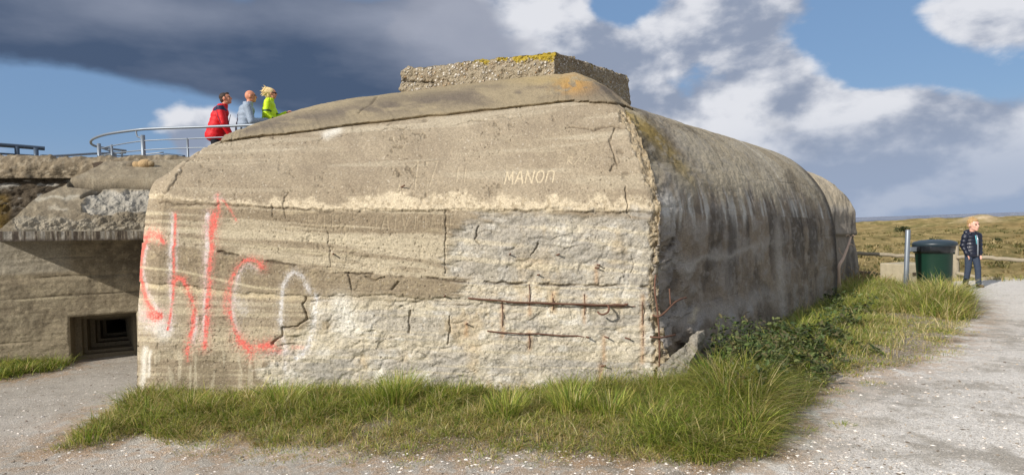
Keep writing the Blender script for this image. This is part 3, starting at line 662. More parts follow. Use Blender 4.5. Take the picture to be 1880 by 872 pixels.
# ---- rusty bars
def bar(name, pts, r, lift, lab=None, n=40, wob=.004):
    L = smoothline([tuple(onwall(a, b, l)) for (a, b), l in zip(pts, lift)], n)
    L = L + (np.stack([vn2(np.arange(n) * .35, np.zeros(n), 300 + k) for k in range(3)], 1) - .5) * wob * 2
    r = r * .72; rr = r * (1 + .35 * (vn2(np.arange(n) * .9, np.ones(n), 7) - .5)); o = tube(name, L, rr, M_RUST, None, 8); to_local(o, bunker)
    if lab: o['label'] = lab
    return o
bar('rebar', [(860, 548), (905, 551), (950, 555), (1010, 557), (1070, 558), (1120, 560), (1152, 559)], .011, [.0, .025, .035, .04, .04, .035, .03], 'long rusty bar across the face')
bar('rebar', [(930, 556), (1000, 558), (1070, 561), (1140, 562), (1192, 564)], .007, [.02, .02, .02, .015, 0])
bar('rebar', [(895, 608), (930, 611), (980, 613), (1010, 614), (1040, 616), (1085, 619)], .009, [.01, .025, .025, .015, .015, -.005], 'shorter lower rusty bar')
for (a, b, c_, l) in [(922, 553, 600, .012), (972, 522, 560, .012), (1015, 540, 570, .012), (1073, 540, 578, .012), (972, 612, 640, .01), (1180, 555, 660, .0)]:
    bar('rebar', [(a, b), (a + 1, (b + c_) / 2), (a, c_)], .005, [.0, l, .0], n=12)
hk = [onwall(1116, 560, .03), onwall(1118, 566, .07), onwall(1116, 573, .10), onwall(1108, 577, .11), onwall(1101, 576, .11), onwall(1097, 572, .10)]
o = tube('rebar_hook', smoothline(hk, 24), .0085, M_RUST, None, 8); to_local(o, bunker)
for (a, b) in [(1095, 486), (1090, 492), (1146, 558), (1108, 617), (1145, 619), (1102, 672), (935, 468), (985, 505), (612, 465), (815, 545), (855, 595), (735, 345), (1075, 618), (1020, 469)]:
    q = onwall(a, b, -.02); q2 = onwall(a, b, .0) + np.array([random.uniform(.01, .05), -.05, random.uniform(-.01, .02)])
    o = tube('rebar_stub', smoothline([q, (q + q2) / 2, q2], 6), .007, M_RUST, None, 8); to_local(o, bunker)
def cbar(name, pts, r, D, n=30):
    L = smoothline([P(a, b, D + dd) for a, b, dd in pts], n); o = tube(name, L, r * .8 * (1 + .3 * (vn2(np.arange(n) * .8, np.ones(n), 9) - .5)), M_RUST, None, 8); to_local(o, bunker); return o
cbar('corner_bar', [(1204, 505, .06), (1202, 530, .0), (1207, 570, -.04), (1210, 610, -.05), (1211, 650, -.03), (1210, 680, .0)], .010, 5.66)
cbar('corner_bar', [(1199, 578, .0), (1208, 581, -.04), (1220, 574, -.02), (1238, 556, .1), (1250, 549, .2), (1260, 546, .3)], .010, 5.64)
cbar('corner_bar', [(1229, 530, .12), (1230, 545, .1), (1231, 560, .08)], .008, 5.66, 12)
cbar('corner_bar', [(1194, 618, .0), (1206, 619, -.04), (1218, 619, -.03), (1240, 614, .15)], .010, 5.62, 16)
cbar('corner_bar', [(1194, 694, .02), (1205, 695, -.02), (1217, 696, .0)], .011, 5.58, 12)

# ---- rear wing of the bunker
def wing():
    R_ = lambda px, py, D: P(px, py, D)
    a = [R_(1500, 560, 13.2) , R_(1500, 470, 13.2), R_(1498, 420, 13.2), R_(1490, 350, 13.4), R_(1482, 318, 13.8), R_(1450, 305, 14.5)]
    b = [G(1577, 520) * np.array([1, 1, 0]) + np.array([-.0, 0, -.3]), R_(1577, 488, 14.4), R_(1566, 432, 14.4), R_(1560, 384, 14.5), R_(1536, 345, 14.7), R_(1490, 318, 15.0)]
    b[0] = P(1578, 545, 14.4); d_ = [np.array([3.5, 18.5, z]) for z in (-.3, .6, 1.3, 1.9, 2.3, 2.5)]
    t = np.linspace(0, 5, 160); A, B, Dd = (crom(q, t) for q in (a, b, d_)); L = []
    for f in np.linspace(0, 1, 90, endpoint=False): L.append(A * (1 - f) + B * f)
    for f in np.linspace(0, 1, 20): L.append(B * (1 - f) + Dd * f)
    V = np.stack(L, 1); n = gnormals(V); n *= np.sign((n * (V - np.array([3.5, 16, 1]))).sum(-1, keepdims=True))
    X_, Y_ = proj(V.reshape(-1, 3)); X_ = X_.reshape(V.shape[:2]); Y_ = Y_.reshape(V.shape[:2])
    lip = ss(Y_, 436, 430) * ss(Y_, 320, 400) * .10
    V = V + n * ((fb3(V, 3, 241, 5) - .5) * .12 + lip)[..., None]
    cc_ = np.ones(V.shape) * C(146, 138, 126); cc_ = blend(cc_, ss(Y_ + (fb2(X_ / 5, Y_ / 60, 243, 4) - .5) * 30, 398, 380) * .9, C(196, 182, 156)); cc_ = blend(cc_, ss(fb2(X_ / 6, Y_ / 40, 245, 4), .5, .65) * .6, C(84, 80, 76))  # paler upper tone is sunlight put into the colour
    cc_ = blend(cc_, np.exp(-((Y_ - 385) / 6) ** 2) * .4, C(170, 165, 155))
    o = grid('rear_wing', V, M_CON, None, False, {'Col': cc_, 'rgh': np.full(V.shape[:2], .5)}); to_local(o, bunker)
wing()

# ------------------------------------------------------------------ left bunker (low, with a firing slit)
lb = empty('low_bunker', (-6, 9, 0), 'low concrete bunker at the left edge with stepped firing slit under a projecting slab', 'bunker')
WD = np.array([.906, .423, 0]); WN = np.array([.423, -.906, 0]); W0 = np.array([-5.95, 7.6, 0])
def W(t, z, o=0.0): return W0 + WD * t + WN * o + np.array([0, 0, z])
t0, t1, ztop = .645, 1.345, .56
M_CONL = M_CON
def wallpatch(ta, tb, za, zb, name='wall'):
    nu = max(4, int((tb - ta) * 90)); nv = max(4, int((zb - za) * 110)); T, Z = np.meshgrid(np.linspace(ta, tb, nu), np.linspace(za, zb, nv))
    V = W0 + WD * T[..., None] + np.array([0, 0, 1.0]) * Z[..., None]
    edge = np.minimum.reduce([np.where(tb == t0, 1, 1.0) * np.ones_like(T)])
    dz = (fb2(T * 3, Z * 5, 301, 5) - .5) * .03 + (fb2(T * 2, Z * 22, 305, 3) - .5) * .012 + (fb2(T * 25, Z * 25, 307, 3) - .5) * .008
    for zs in (.82, 1.05, 1.28, .3): dz -= np.exp(-((Z - zs - .03 * (fb2(T * 3, Z * 0, 309) - .5)) / .010) ** 2) * .010 * ss(fb2(T * 4, Z * 2, 321, 3), .4, .65)
    dz += ss(Z, 1.05, 1.0) * .015
    dd = np.hypot(np.maximum(np.maximum(t0 - T, T - t1), 0), np.maximum(Z - ztop, 0)); dz = dz * ss(dd, 0, .02)
    V = V + WN * dz[..., None]
    cc = np.ones(V.shape) * C(152, 141, 118); cc = blend(cc, ss(fb2(T * 2, Z * 9, 311, 5), .45, .62) * .6, C(140, 128, 106)); cc = blend(cc, ss(fb2(T * 6, Z * 10, 313, 5), .5, .68) * .5, C(112, 102, 84))
    cc = blend(cc, ss(T, .5, 1.5) * ss(Z, .7, 1.2) * ss(fb2(T * 5, Z * 4, 315, 5), .35, .55) * .75, C(88, 80, 68))
    cc = blend(cc, ss(fb2(T * 22, Z * 26, 323, 4), .55, .7) * .3, C(190, 176, 146)); cc = blend(cc, ss(fb2(T * 9, Z * 2, 325, 4), .56, .7) * .4, C(96, 86, 70)); cc = blend(cc, ss(Z, 1.08, 1.14) * ss(T, .75, .6) * .5, C(176, 170, 154)); cc = blend(cc, ss(Z, .5, .3) * .4, C(172, 158, 132))
    cc = blend(cc, np.exp(-((Z - .80) / .012) ** 2) * ss(T, .1, .2) * ss(T, .8, .6) * .7, C(196, 184, 154)); cc = blend(cc, np.exp(-((Z - .82) / .008) ** 2) * .5, C(60, 52, 42))
    return V, cc
VV, FFc, CCc = [], [], []; k = 0
for ta, tb, za, zb in [(-1.6, t0, -.15, ztop), (t1, 2.6, -.15, ztop), (-1.6, t0, ztop, 1.62), (t0, t1, ztop, 1.62), (t1, 2.6, ztop, 1.62)]:
    V, cc = wallpatch(ta, tb, za, zb); VV.append(V.reshape(-1, 3)); CCc.append(cc.reshape(-1, 3)); FFc.append(gridfaces(*V.shape[:2]) + k); k += V.shape[0] * V.shape[1]
o = mesh_np('wall', np.concatenate(VV), [np.concatenate(FFc)], M_CONL, None, True, {'Col': np.concatenate(CCc), 'rgh': np.full(k, .4)}); to_local(o, lb)
# stepped slit
bm = bmesh.new(); rects = []
a_, b_, h_, dpt, zb_ = t0, t1, ztop, 0.0, -.02; Vq = []; Fq = []
def rect(a, b, z0, z1, off): 
    k = len(Vq); Vq.extend([W(a, z0, -off), W(b, z0, -off), W(b, z1, -off), W(a, z1, -off)]); return k
cur = rect(a_, b_, zb_, h_, 0.0)
def bridge(p, q): 
    for i in range(4): Fq.append([p + i, p + (i + 1) % 4, q + (i + 1) % 4, q + i])
steps = [(.30, .07), (.16, .035), (.26, .055), (.16, .035), (.26, .04)]
for st_d, ins in steps:
    dpt += st_d; nxt = rect(a_, b_, zb_, h_, dpt); bridge(cur, nxt)
    a_ += ins; b_ -= ins; h_ -= ins * .8; zb_ += ins * .9; n2 = rect(a_, b_, zb_, h_, dpt); bridge(nxt, n2); cur = n2
nxt = rect(a_, b_, zb_, h_, dpt + 1.6); bridge(cur, nxt); Fq.append([nxt, nxt + 1, nxt + 2, nxt + 3])
o = mesh_np('firing_slit', np.array(Vq), np.array(Fq), M_CONL, None, False, {'Col': np.tile(C(128, 118, 98), (len(Vq), 1)), 'rgh': np.full(len(Vq), .3)}); to_local(o, lb)
# concrete jamb to the right of the slit, sunlight put into its pale colour
rbx = rbox('slit_frame', (t1 + .012, -.02, -.05), (t1 + .075, .10, ztop + .02), simple('sunlit_jamb', lin(190, 182, 160), .9, bumpd=.004), None, .008, math.atan2(.423, .906), tuple(W0)); to_local(rbx, lb)
for v in rbx.data.vertices: pass

def netsurf(rows, nr, nc, name, colf, dsc, par, centre, mat=M_CONL):
    t = np.linspace(0, len(rows) - 1, nr); L_ = crom([r[0] for r in rows], t); R__ = crom([r[1] for r in rows], t)
    f = np.linspace(0, 1, nc)[None, :, None]; V = L_[:, None] * (1 - f) + R__[:, None] * f
    n = gnormals(V); n *= np.sign((n * (V - centre)).sum(-1, keepdims=True)); X_, Y_ = proj(V.reshape(-1, 3)); X_ = X_.reshape(V.shape[:2]); Y_ = Y_.reshape(V.shape[:2])
    cc, dd, rg = colf(V, X_, Y_); V = V + n * dd[..., None]
    o = grid(name, V, mat, None, False, {'Col': cc, 'rgh': rg}); to_local(o, par); return V
def roofcol(V, X_, Y_):
    cc = np.ones(V.shape) * C(146, 134, 112); xe_ = X_ + (fb2(X_ / 20, Y_ / 16, 331, 4) - .5) * 20; ye_ = Y_ + (fb2(X_ / 20, Y_ / 16, 333, 4) - .5) * 16
    cc = blend(cc, ss(fb2(X_ / 50, Y_ / 16, 335, 5), .45, .62) * .5, C(124, 113, 95))
    g = ss(sdpoly(xe_, ye_, [(150, 372), (172, 346), (210, 350), (330, 350), (330, 392), (250, 390), (170, 394), (150, 385)]), 4, -3)
    cc = blend(cc, ss(fb2(X_ / 9, Y_ / 5, 343, 4), .55, .68) * .4, C(176, 164, 140)); g2 = ss(sdpoly(xe_, ye_, [(30, 400), (110, 402), (180, 404), (330, 396), (330, 426), (25, 426)]), 4, -3)
    g3 = ss(sdpoly(xe_, ye_, [(170, 392), (330, 388), (330, 410), (180, 412)]), 4, -3)
    f1, f2, idc = worley2(X_ / 16, Y_ / 9, 337); lu = fb2(X_ / 14, Y_ / 9, 339, 5)
    cc = blend(cc, g * .9, C(160, 155, 143)); cc = blend(cc, g * ss(lu, .5, .65) * .6, C(184, 178, 164)); cc = blend(cc, g2 * .7, C(166, 158, 140)); cc = blend(cc, g3 * .7, C(130, 120, 102))
    cc = blend(cc, np.exp(-((ye_ - 362) / 3.5) ** 2) * ss(X_, 150, 140) * ss(X_, 50, 60) * .8, C(190, 182, 162)); cc = blend(cc, np.exp(-((ye_ - 384) / 3.5) ** 2) * ss(X_, 130, 120) * ss(X_, 85, 95) * .8, C(196, 186, 164))
    r = np.maximum(np.maximum(g, g2), g3); dd = (lu - .5) * (.02 + .045 * r) + (idc - .5) * .010 * r - .03 * g
    crk = pdist(X_ + (fb2(X_ / 6, Y_ / 6, 341, 3) - .5) * 8, Y_, [(128, 339), (170, 343), (220, 341), (285, 343), (345, 340)]); m = np.exp(-(crk / 2.8) ** 2)
    cc = blend(cc, m * .85, C(52, 45, 36)); dd = dd - m * .07 + ss(Y_, 340, 334) * .05
    crk = pdist(X_, Y_, [(150, 362), (165, 353), (185, 346)]); cc = blend(cc, np.exp(-(crk / 1.6) ** 2) * .8, C(50, 45, 40)); dd -= np.exp(-(crk / 2) ** 2) * .05
    return cc, dd * np.clip(np.arange(V.shape[0])[:, None] / 14.0, 0, 1), .3 + .6 * r
zl = 1.60; 
rows = [(P(-6, 425, 6.95), P(330, 424, 8.05)), (P(28, 398, 7.15), P(340, 400, 8.15)), (P(70, 362, 7.6), P(355, 375, 8.35)), (P(128, 336, 8.4), P(370, 345, 8.8)), (P(190, 304, 9.5), P(400, 297, 10.0)), (np.array([-7.2, 10.6, 2.62]), np.array([-3.6, 10.9, 2.62]))]
roofV = netsurf(rows, 300, 420, 'roof', roofcol, 1, lb, np.array([-5.5, 9.5, .8]))
# lintel slab: front face and underside; left end runs slantwise back to the wall
ltop = roofV[0]; nL = len(ltop); f = np.linspace(0, 1, nL)[:, None]; ltop = ltop[0] * (1 - f) + ltop[-1] * f; Lb = ltop.copy(); Lb[:, 2] -= .105; Lb = Lb + np.array([-.42, .906, 0]) * .0
endr = W(-.02, Lb[0, 2]); rr_ = W(2.9, Lb[0, 2]); f = np.linspace(0, 1, nL)[:, None]; back = (endr * (1 - f) + rr_ * f) - WN * .1; back[:, 2] = Lb[:, 2]
LV = np.stack([ltop, ltop * .66 + Lb * .34, ltop * .33 + Lb * .67, Lb, Lb * .5 + back * .5, back]); LV[:4] += WN * ((fb2(np.linspace(0, 40, nL), np.arange(4)[:, None] * .6, 351, 3) - .5) * .012)[..., None] + WN * .006
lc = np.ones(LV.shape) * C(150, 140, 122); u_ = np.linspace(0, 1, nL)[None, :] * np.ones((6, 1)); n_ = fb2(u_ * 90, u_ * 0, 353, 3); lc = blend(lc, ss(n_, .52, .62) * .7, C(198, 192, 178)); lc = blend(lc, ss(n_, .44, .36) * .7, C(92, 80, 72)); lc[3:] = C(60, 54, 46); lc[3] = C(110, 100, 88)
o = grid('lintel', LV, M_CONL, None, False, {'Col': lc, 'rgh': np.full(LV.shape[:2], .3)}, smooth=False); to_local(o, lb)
# left edge skirt of the roof, facing away from the sun
sk = roofV[:, 0]; skb = sk.copy(); skb[:, 2] = np.minimum(sk[:, 2] - .02, 1.5); skb[:, 0] += .15 * 0 - .05; f = np.linspace(0, 1, 30)[:, None, None]
SKV = np.transpose(sk[None] * (1 - f) + skb[None] * f, (0, 1, 2)); SKV = SKV + (fb3(SKV, 5, 361) - .5)[..., None] * .03 * ss(f[..., 0], 0, .2)[..., None] * np.array([1, 0, 0])
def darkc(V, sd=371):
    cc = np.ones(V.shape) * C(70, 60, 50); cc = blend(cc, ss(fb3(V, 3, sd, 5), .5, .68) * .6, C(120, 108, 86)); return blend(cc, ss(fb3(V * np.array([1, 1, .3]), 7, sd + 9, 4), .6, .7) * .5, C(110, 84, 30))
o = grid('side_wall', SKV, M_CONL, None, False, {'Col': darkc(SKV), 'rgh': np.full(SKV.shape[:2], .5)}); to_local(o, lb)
# upper drum behind: band, and wall below with eave shade painted into its colour
def drumcol(V, X_, Y_):
    cc = np.ones(V.shape) * C(134, 121, 100); cc = blend(cc, ss(fb2(X_ / 14, Y_ / 8, 381, 5), .45, .62) * .6, C(98, 88, 72)); cc = blend(cc, ss(fb2(X_ / 6, Y_ / 4, 383, 4), .56, .7) * .5, C(172, 160, 138))
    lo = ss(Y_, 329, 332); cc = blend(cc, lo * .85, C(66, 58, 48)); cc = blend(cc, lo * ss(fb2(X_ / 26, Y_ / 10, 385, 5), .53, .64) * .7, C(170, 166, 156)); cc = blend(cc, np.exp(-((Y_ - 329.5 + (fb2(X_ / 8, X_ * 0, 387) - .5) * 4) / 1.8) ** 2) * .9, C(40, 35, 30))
    cc = blend(cc, ss(X_, 25, 5) * ss(Y_, 350, 365) * .6, C(110, 88, 30))
    return cc, (fb2(X_ / 18, Y_ / 12, 389, 5) - .5) * .10 + ss(Y_, 331, 328) * .10, np.full(V.shape[:2], .8)
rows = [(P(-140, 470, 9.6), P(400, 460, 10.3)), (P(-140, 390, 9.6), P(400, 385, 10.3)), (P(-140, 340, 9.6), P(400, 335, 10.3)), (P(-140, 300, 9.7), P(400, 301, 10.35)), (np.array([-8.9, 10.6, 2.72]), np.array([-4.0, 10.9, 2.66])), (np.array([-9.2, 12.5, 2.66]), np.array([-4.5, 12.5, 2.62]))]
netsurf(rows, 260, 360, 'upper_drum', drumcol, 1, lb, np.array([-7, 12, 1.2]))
# hummock on the drum
rows = [(P(-120, 300, 9.9), P(118, 302, 10.2)), (P(-100, 280, 10.2), P(95, 290, 10.4)), (P(-100, 276, 10.8), P(60, 288, 11.0))]
netsurf(rows, 40, 120, 'roof_lump', lambda V, X_, Y_: (np.ones(V.shape) * C(150, 136, 110), (fb2(X_ / 12, Y_ / 6, 393, 5) - .5) * .10, np.full(V.shape[:2], .8)), 1, lb, np.array([-7, 11, 1.2]))
# platform on the roof where people walk
pf = np.array([[-16, 10.3, 2.56], [-3.0, 10.3, 2.56], [-2.6, 19, 2.62], [-16, 19, 2.62]])
o = mesh_np('platform', np.concatenate([pf, pf * [1, 1, 0]]), np.array([[0, 1, 2, 3], [0, 4, 5, 1], [1, 5, 6, 2], [2, 6, 7, 3], [3, 7, 4, 0]]), M_CONL, None, False, {'Col': np.tile(C(150, 140, 120), (8, 1)), 'rgh': np.full(8, .5)}); to_local(o, lb)
# loose stones on the roof edge
for i, (a, b, r_, cl) in enumerate([(233, 309, .055, (98, 90, 76)), (243, 307, .06, (110, 100, 84)), (251, 306, .065, (172, 146, 108)), (266, 304, .07, (176, 150, 112)), (276, 303, .04, (160, 140, 108))]):
    bm = bmesh.new(); bmesh.ops.create_icosphere(bm, subdivisions=3, radius=r_); v_ = np.array([v.co for v in bm.verts]); k_ = .7 + .7 * fb3(v_ + i * 3, 9, 400 + i, 3)
    for v, kk in zip(bm.verts, k_): v.co = v.co * kk; v.co.x *= 1.3
    me = bpy.data.meshes.new('loose_stone'); bm.to_mesh(me); bm.free(); me.materials.append(simple('stone_%d' % i, lin(*cl), .9, bumpd=.01, scale=30)); o = bpy.data.objects.new('loose_stone', me); COL.objects.link(o)
    o.location = tuple(P(a, b - 2, 9.25)); tag(o, ['dark rough stone, leftmost on the bunker roof edge', 'dark grey rock second from left on the roof edge', 'brown rock in the middle of the row on the roof edge', 'broad tan rock fourth from left on the roof edge', 'smallest tan stone, rightmost on the roof edge'][i], 'stone', 'stones on the low bunker roof edge')

# ------------------------------------------------------------------ terrain
GRP = {
 'front': [(108, 828), (180, 785), (236, 745), (250, 738), (700, 728), (1250, 718), (1300, 690), (1400, 700), (1420, 770), (1395, 838), (1310, 852), (1200, 846), (1100, 838), (1000, 832), (860, 838), (700, 838), (600, 826), (480, 824), (350, 822), (260, 800), (150, 826)],
 'right': [(1262, 712), (1400, 628), (1535, 549), (1570, 520), (1640, 519), (1700, 535), (1778, 548), (1782, 580), (1768, 600), (1706, 650), (1640, 672), (1545, 690), (1490, 715), (1450, 760), (1410, 800), (1395, 838)],
 'left': [(-60, 700), (-60, 660), (60, 655), (108, 662), (112, 676), (60, 690), (0, 698)],
}
GW = {k: [tuple(G(a, b)[:2]) for a, b in v] for k, v in GRP.items()}
def grassdist(x, y):
    d = None
    for v in GW.values():
        q = sdpoly(x, y, v); d = q if d is None else np.minimum(d, q)
    return d
def ground_z(x, y):
    z = (fb2(x * .6, y * .6, 501, 4) - .5) * .05 + (fb2(x * 5, y * 5, 503, 3) - .5) * .012
    d = grassdist(x, y); z = z + ss(d, .15, -.5) * .05
    # plateau breaks away beyond the fence
    e = 14.0 - .25 * np.maximum(0, x - 6) * 0; z = z - ss(y - e, 0, 6) * 3.0 * ss(x, 2, 5)
    return z
A_ = np.linspace(-62, 62, 900); Rr = np.exp(np.linspace(math.log(2.4), math.log(20.5), 620))
aa, rr2 = np.meshgrid(np.radians(A_), Rr); gx = np.sin(aa) * rr2; gy = np.cos(aa) * rr2
dg = grassdist(gx, gy); gz_ = ground_z(gx, gy)
cl1 = fb2(gx * 1.1, gy * 1.1, 511, 5); cl2 = fb2(gx * 3.5, gy * 3.5, 513, 5); cl3 = fb2(gx * 14, gy * 14, 515, 4)
rightside = ss(gx - .12 * (gy - 5), .3, 1.8)
white = ss(cl1 * .35 + cl2 * .35 + cl3 * .3 + rightside * .10 + ss(gy, 7, 11) * .08 * rightside, .46, .66) * (.22 + .78 * rightside)
gc_ = np.ones(gx.shape + (3,)) * C(172, 165, 153); gc_ = blend(gc_, ss(cl2, .4, .6) * .4, C(190, 183, 171)); gc_ = blend(gc_, ss(cl3, .5, .7) * .5, C(146, 137, 124)); gc_ = blend(gc_, white * .85, C(230, 225, 216))
soil = ss(dg + (cl2 - .5) * .6, .22, -.05); gc_ = blend(gc_, soil * .8, C(116, 98, 70))
gc_ = blend(gc_, np.exp(-((dg - .15) / .3) ** 2) * ss(cl3, .38, .6) * .6, C(180, 150, 118))
gc_ = blend(gc_, ss(gy, 14.2, 15) * .9, C(110, 98, 56))
def ground_mat():
    m, nt, b = newmat('shell_gravel'); oc = objco(nt); base = attr(nt, 'Col'); wh = attr(nt, 'wht', True); so_ = attr(nt, 'soil', True)
    v = voro(oc, 55, 'F1', 'Distance'); vc = voro(oc, 55, 'F1', 'Color'); v2 = voro(oc, 120, 'F1', 'Distance'); v2c = voro(oc, 120, 'F1', 'Color')
    s1 = nt.nodes.new('ShaderNodeSeparateColor'); nt.links.new(vc.s, s1.inputs[0]); s2 = nt.nodes.new('ShaderNodeSeparateColor'); nt.links.new(v2c.s, s2.inputs[0])
    r, g, bb = (E(s1.outputs[i]) for i in range(3)); r2 = E(s2.outputs[0]); g2 = E(s2.outputs[1])
    n = noise(oc, 140, 5, .7); n2 = noise(oc, 7, 6, .6)
    gcn = nt.nodes.new('ShaderNodeCombineColor'); gg = (n - .5) * 2.0 + 1.0 + (noise(oc, 38, 4, .7) - .5) * .9
    for i in range(3): nt.links.new(gg.s, gcn.inputs[i])
    c = mix(1.0, base, E(gcn.outputs[0]), 'MULTIPLY')
    shell = sstep(v, .42, .3) * sstep(r - wh * .35, .66, .6) * 0 + sstep(v, .45, .3) * sstep(r + wh * .34, .80, .88)
    shell2 = sstep(v2, .5, .3) * sstep(r2 + wh * .35, .66, .78)
    scol = mix(g, lin(196, 186, 172), lin(240, 234, 226))
    c = mix(shell * .85, c, scol); c = mix(shell2 * .7, c, mix(g2, lin(186, 176, 164), lin(232, 226, 218)))
    dk = sstep(v2, .4, .25) * sstep(r2, .10, .05); c = mix(dk * .7, c, lin(70, 62, 54))
    setin(nt, b, 'Base Color', c); b.inputs['Roughness'].default_value = .95
    bump(nt, b, n * .35 + shell * .5 + shell2 * .35 + sstep(v2, .6, .1) * .4 + n2 * .8, .012, 1.0); return m
M_GR = ground_mat()
ground = grid('ground', np.stack([gx, gy, gz_], -1), M_GR, None, False, {'Col': gc_, 'wht': white, 'soil': soil}, flip=True); tag(ground, kind='structure')
# the rest of the plateau, further round the bunkers (coarse)
xs, ys = np.meshgrid(np.linspace(-40, 34, 150), np.linspace(-40, 30, 150)); zc = -.06 + ground_z(xs, ys) * .5 - ss(np.hypot(np.maximum(0, np.abs(xs + 3) - 33), np.maximum(0, np.abs(ys + 5) - 31)), 0, 4) * 3
ap = grid('gravel_apron', np.stack([xs, ys, zc - .05 * (np.hypot(xs, ys) < 20)], -1), M_GR, None, False, {'Col': np.ones(xs.shape + (3,)) * C(150, 142, 130), 'wht': fb2(xs, ys, 3) * .5, 'soil': xs * 0}); tag(ap, kind='structure')

# dunes
def dune_h(x, y):
    r = np.hypot(x, y); base = -6.8
    h = base + (fb2(x / 60, y / 60, 601, 5) - .5) * 8 + (fb2(x / 17, y / 17, 603, 4) - .5) * 2.2 + (fb2(x / 5, y / 5, 605, 3) - .5) * .5
    h = h + ss(r, 420, 900) * ((fb2(x / 150, y / 150, 607, 4) - .35) * 9) - ss(r, 1000, 1400) * 9
    far = ss(np.hypot(np.maximum(0, np.abs(x + 3) - 33), np.maximum(0, y - 13.5) * ss(x, 2, 6) + np.maximum(0, y - 26) + np.maximum(0, -y - 36)), 0, 26)
    return -1.2 * (1 - far) + h * far - .9 * (1 - far)
Ad = np.concatenate([np.linspace(-180, 12, 120, endpoint=False), np.linspace(12, 48, 520, endpoint=False), np.linspace(48, 180, 90)]); Rd = np.exp(np.linspace(math.log(12.5), math.log(1500), 620))
aa, rr3 = np.meshgrid(np.radians(Ad), Rd); dxx = np.sin(aa) * rr3; dyy = np.cos(aa) * rr3; dh = dune_h(dxx, dyy)
ls = np.log(rr3) * 14; q1 = fb2(dxx / 25, dyy / 25, 611, 6, .6); q2 = fb2(aa * 90, ls * 3, 613, 5, .6); q3 = fb2(dxx / 4, dyy / 4, 615, 5); q4 = fb2(dxx / 70, dyy / 70, 617, 5)
dc = np.ones(dxx.shape + (3,)) * C(150, 134, 94); dc = blend(dc, ss(q1, .44, .6) * .8, C(128, 122, 80)); dc = blend(dc, ss(q3, .46, .64) * .7, C(172, 154, 112)); dc = blend(dc, ss(q4, .45, .6) * .5, C(146, 124, 86)); dc = blend(dc, ss(q2, .5, .7) * .5, C(112, 108, 72)); dc = blend(dc, ss(q3, .40, .28) * .8, C(110, 100, 70))
dc = blend(dc, ss(q1 + q3 * .3, .86, .92) * ss(rr3, 30, 60), C(196, 178, 140))
bare = np.exp(-((np.degrees(aa) - ae(1800, 404)[0]) / 1.0) ** 2) * ss(rr3, 560, 600) * ss(rr3, 980, 800); dc = blend(dc, bare * 1.2 * ss(q1, .3, .5), C(206, 186, 156)); dh = dh + bare * 3
def dune_mat():
    m, nt, b = newmat('dune_grass'); oc = objco(nt); base = attr(nt, 'Col'); n = noise(oc, .9, 9, .75); n2 = noise(oc, .12, 8, .7)
    c = mix(sstep(n, .35, .65), mix(1.0, base, (.82, .82, .78), 'MULTIPLY'), mix(1.0, base, (1.35, 1.3, 1.25), 'MULTIPLY')); c = mix(sstep(n2, .46, .62) * .45, c, lin(112, 106, 68))
    setin(nt, b, 'Base Color', c); b.inputs['Roughness'].default_value = 1.0; b.inputs['Specular IOR Level'].default_value = 0.0; bump(nt, b, n, .8, 1.0); return m
M_DUNE = dune_mat()
dn = grid('dunes', np.stack([dxx, dyy, dh], -1), M_DUNE, None, False, {'Col': dc}, flip=True); tag(dn, kind='structure')
# sea
def sea_mat():
    m, nt, b = newmat('sea_water'); oc = objco(nt); mv = mapping(oc, (1, 1, 1), (0, 0, 0), (0, 0, math.radians(-30)))
    w = noise(mapping(mv, (.0022, .012, 1)), 1.0, 8, .62); w2 = noise(mapping(mv, (.01, .05, 1)), 1.0, 5, .6)
    cap = sstep(w + w2 * .35, .74, .80); c = mix(w2, lin(92, 100, 118), lin(120, 126, 140)); c = mix(cap * .85, c, (.8, .8, .8))
    setin(nt, b, 'Base Color', c); b.inputs['Roughness'].default_value = .6; b.inputs['Specular IOR Level'].default_value = .3; bump(nt, b, w2, 1.0, .6); return m
rs = np.array([1150, 1500, 2200, 4000, 9000, 30000.]); aS = np.radians(np.linspace(-180, 180, 121)); a2, r2_ = np.meshgrid(aS, rs)
se = grid('sea', np.stack([np.sin(a2) * r2_, np.cos(a2) * r2_, np.full(a2.shape, -15.5)], -1), sea_mat(), None, False, flip=True); tag(se, kind='structure')

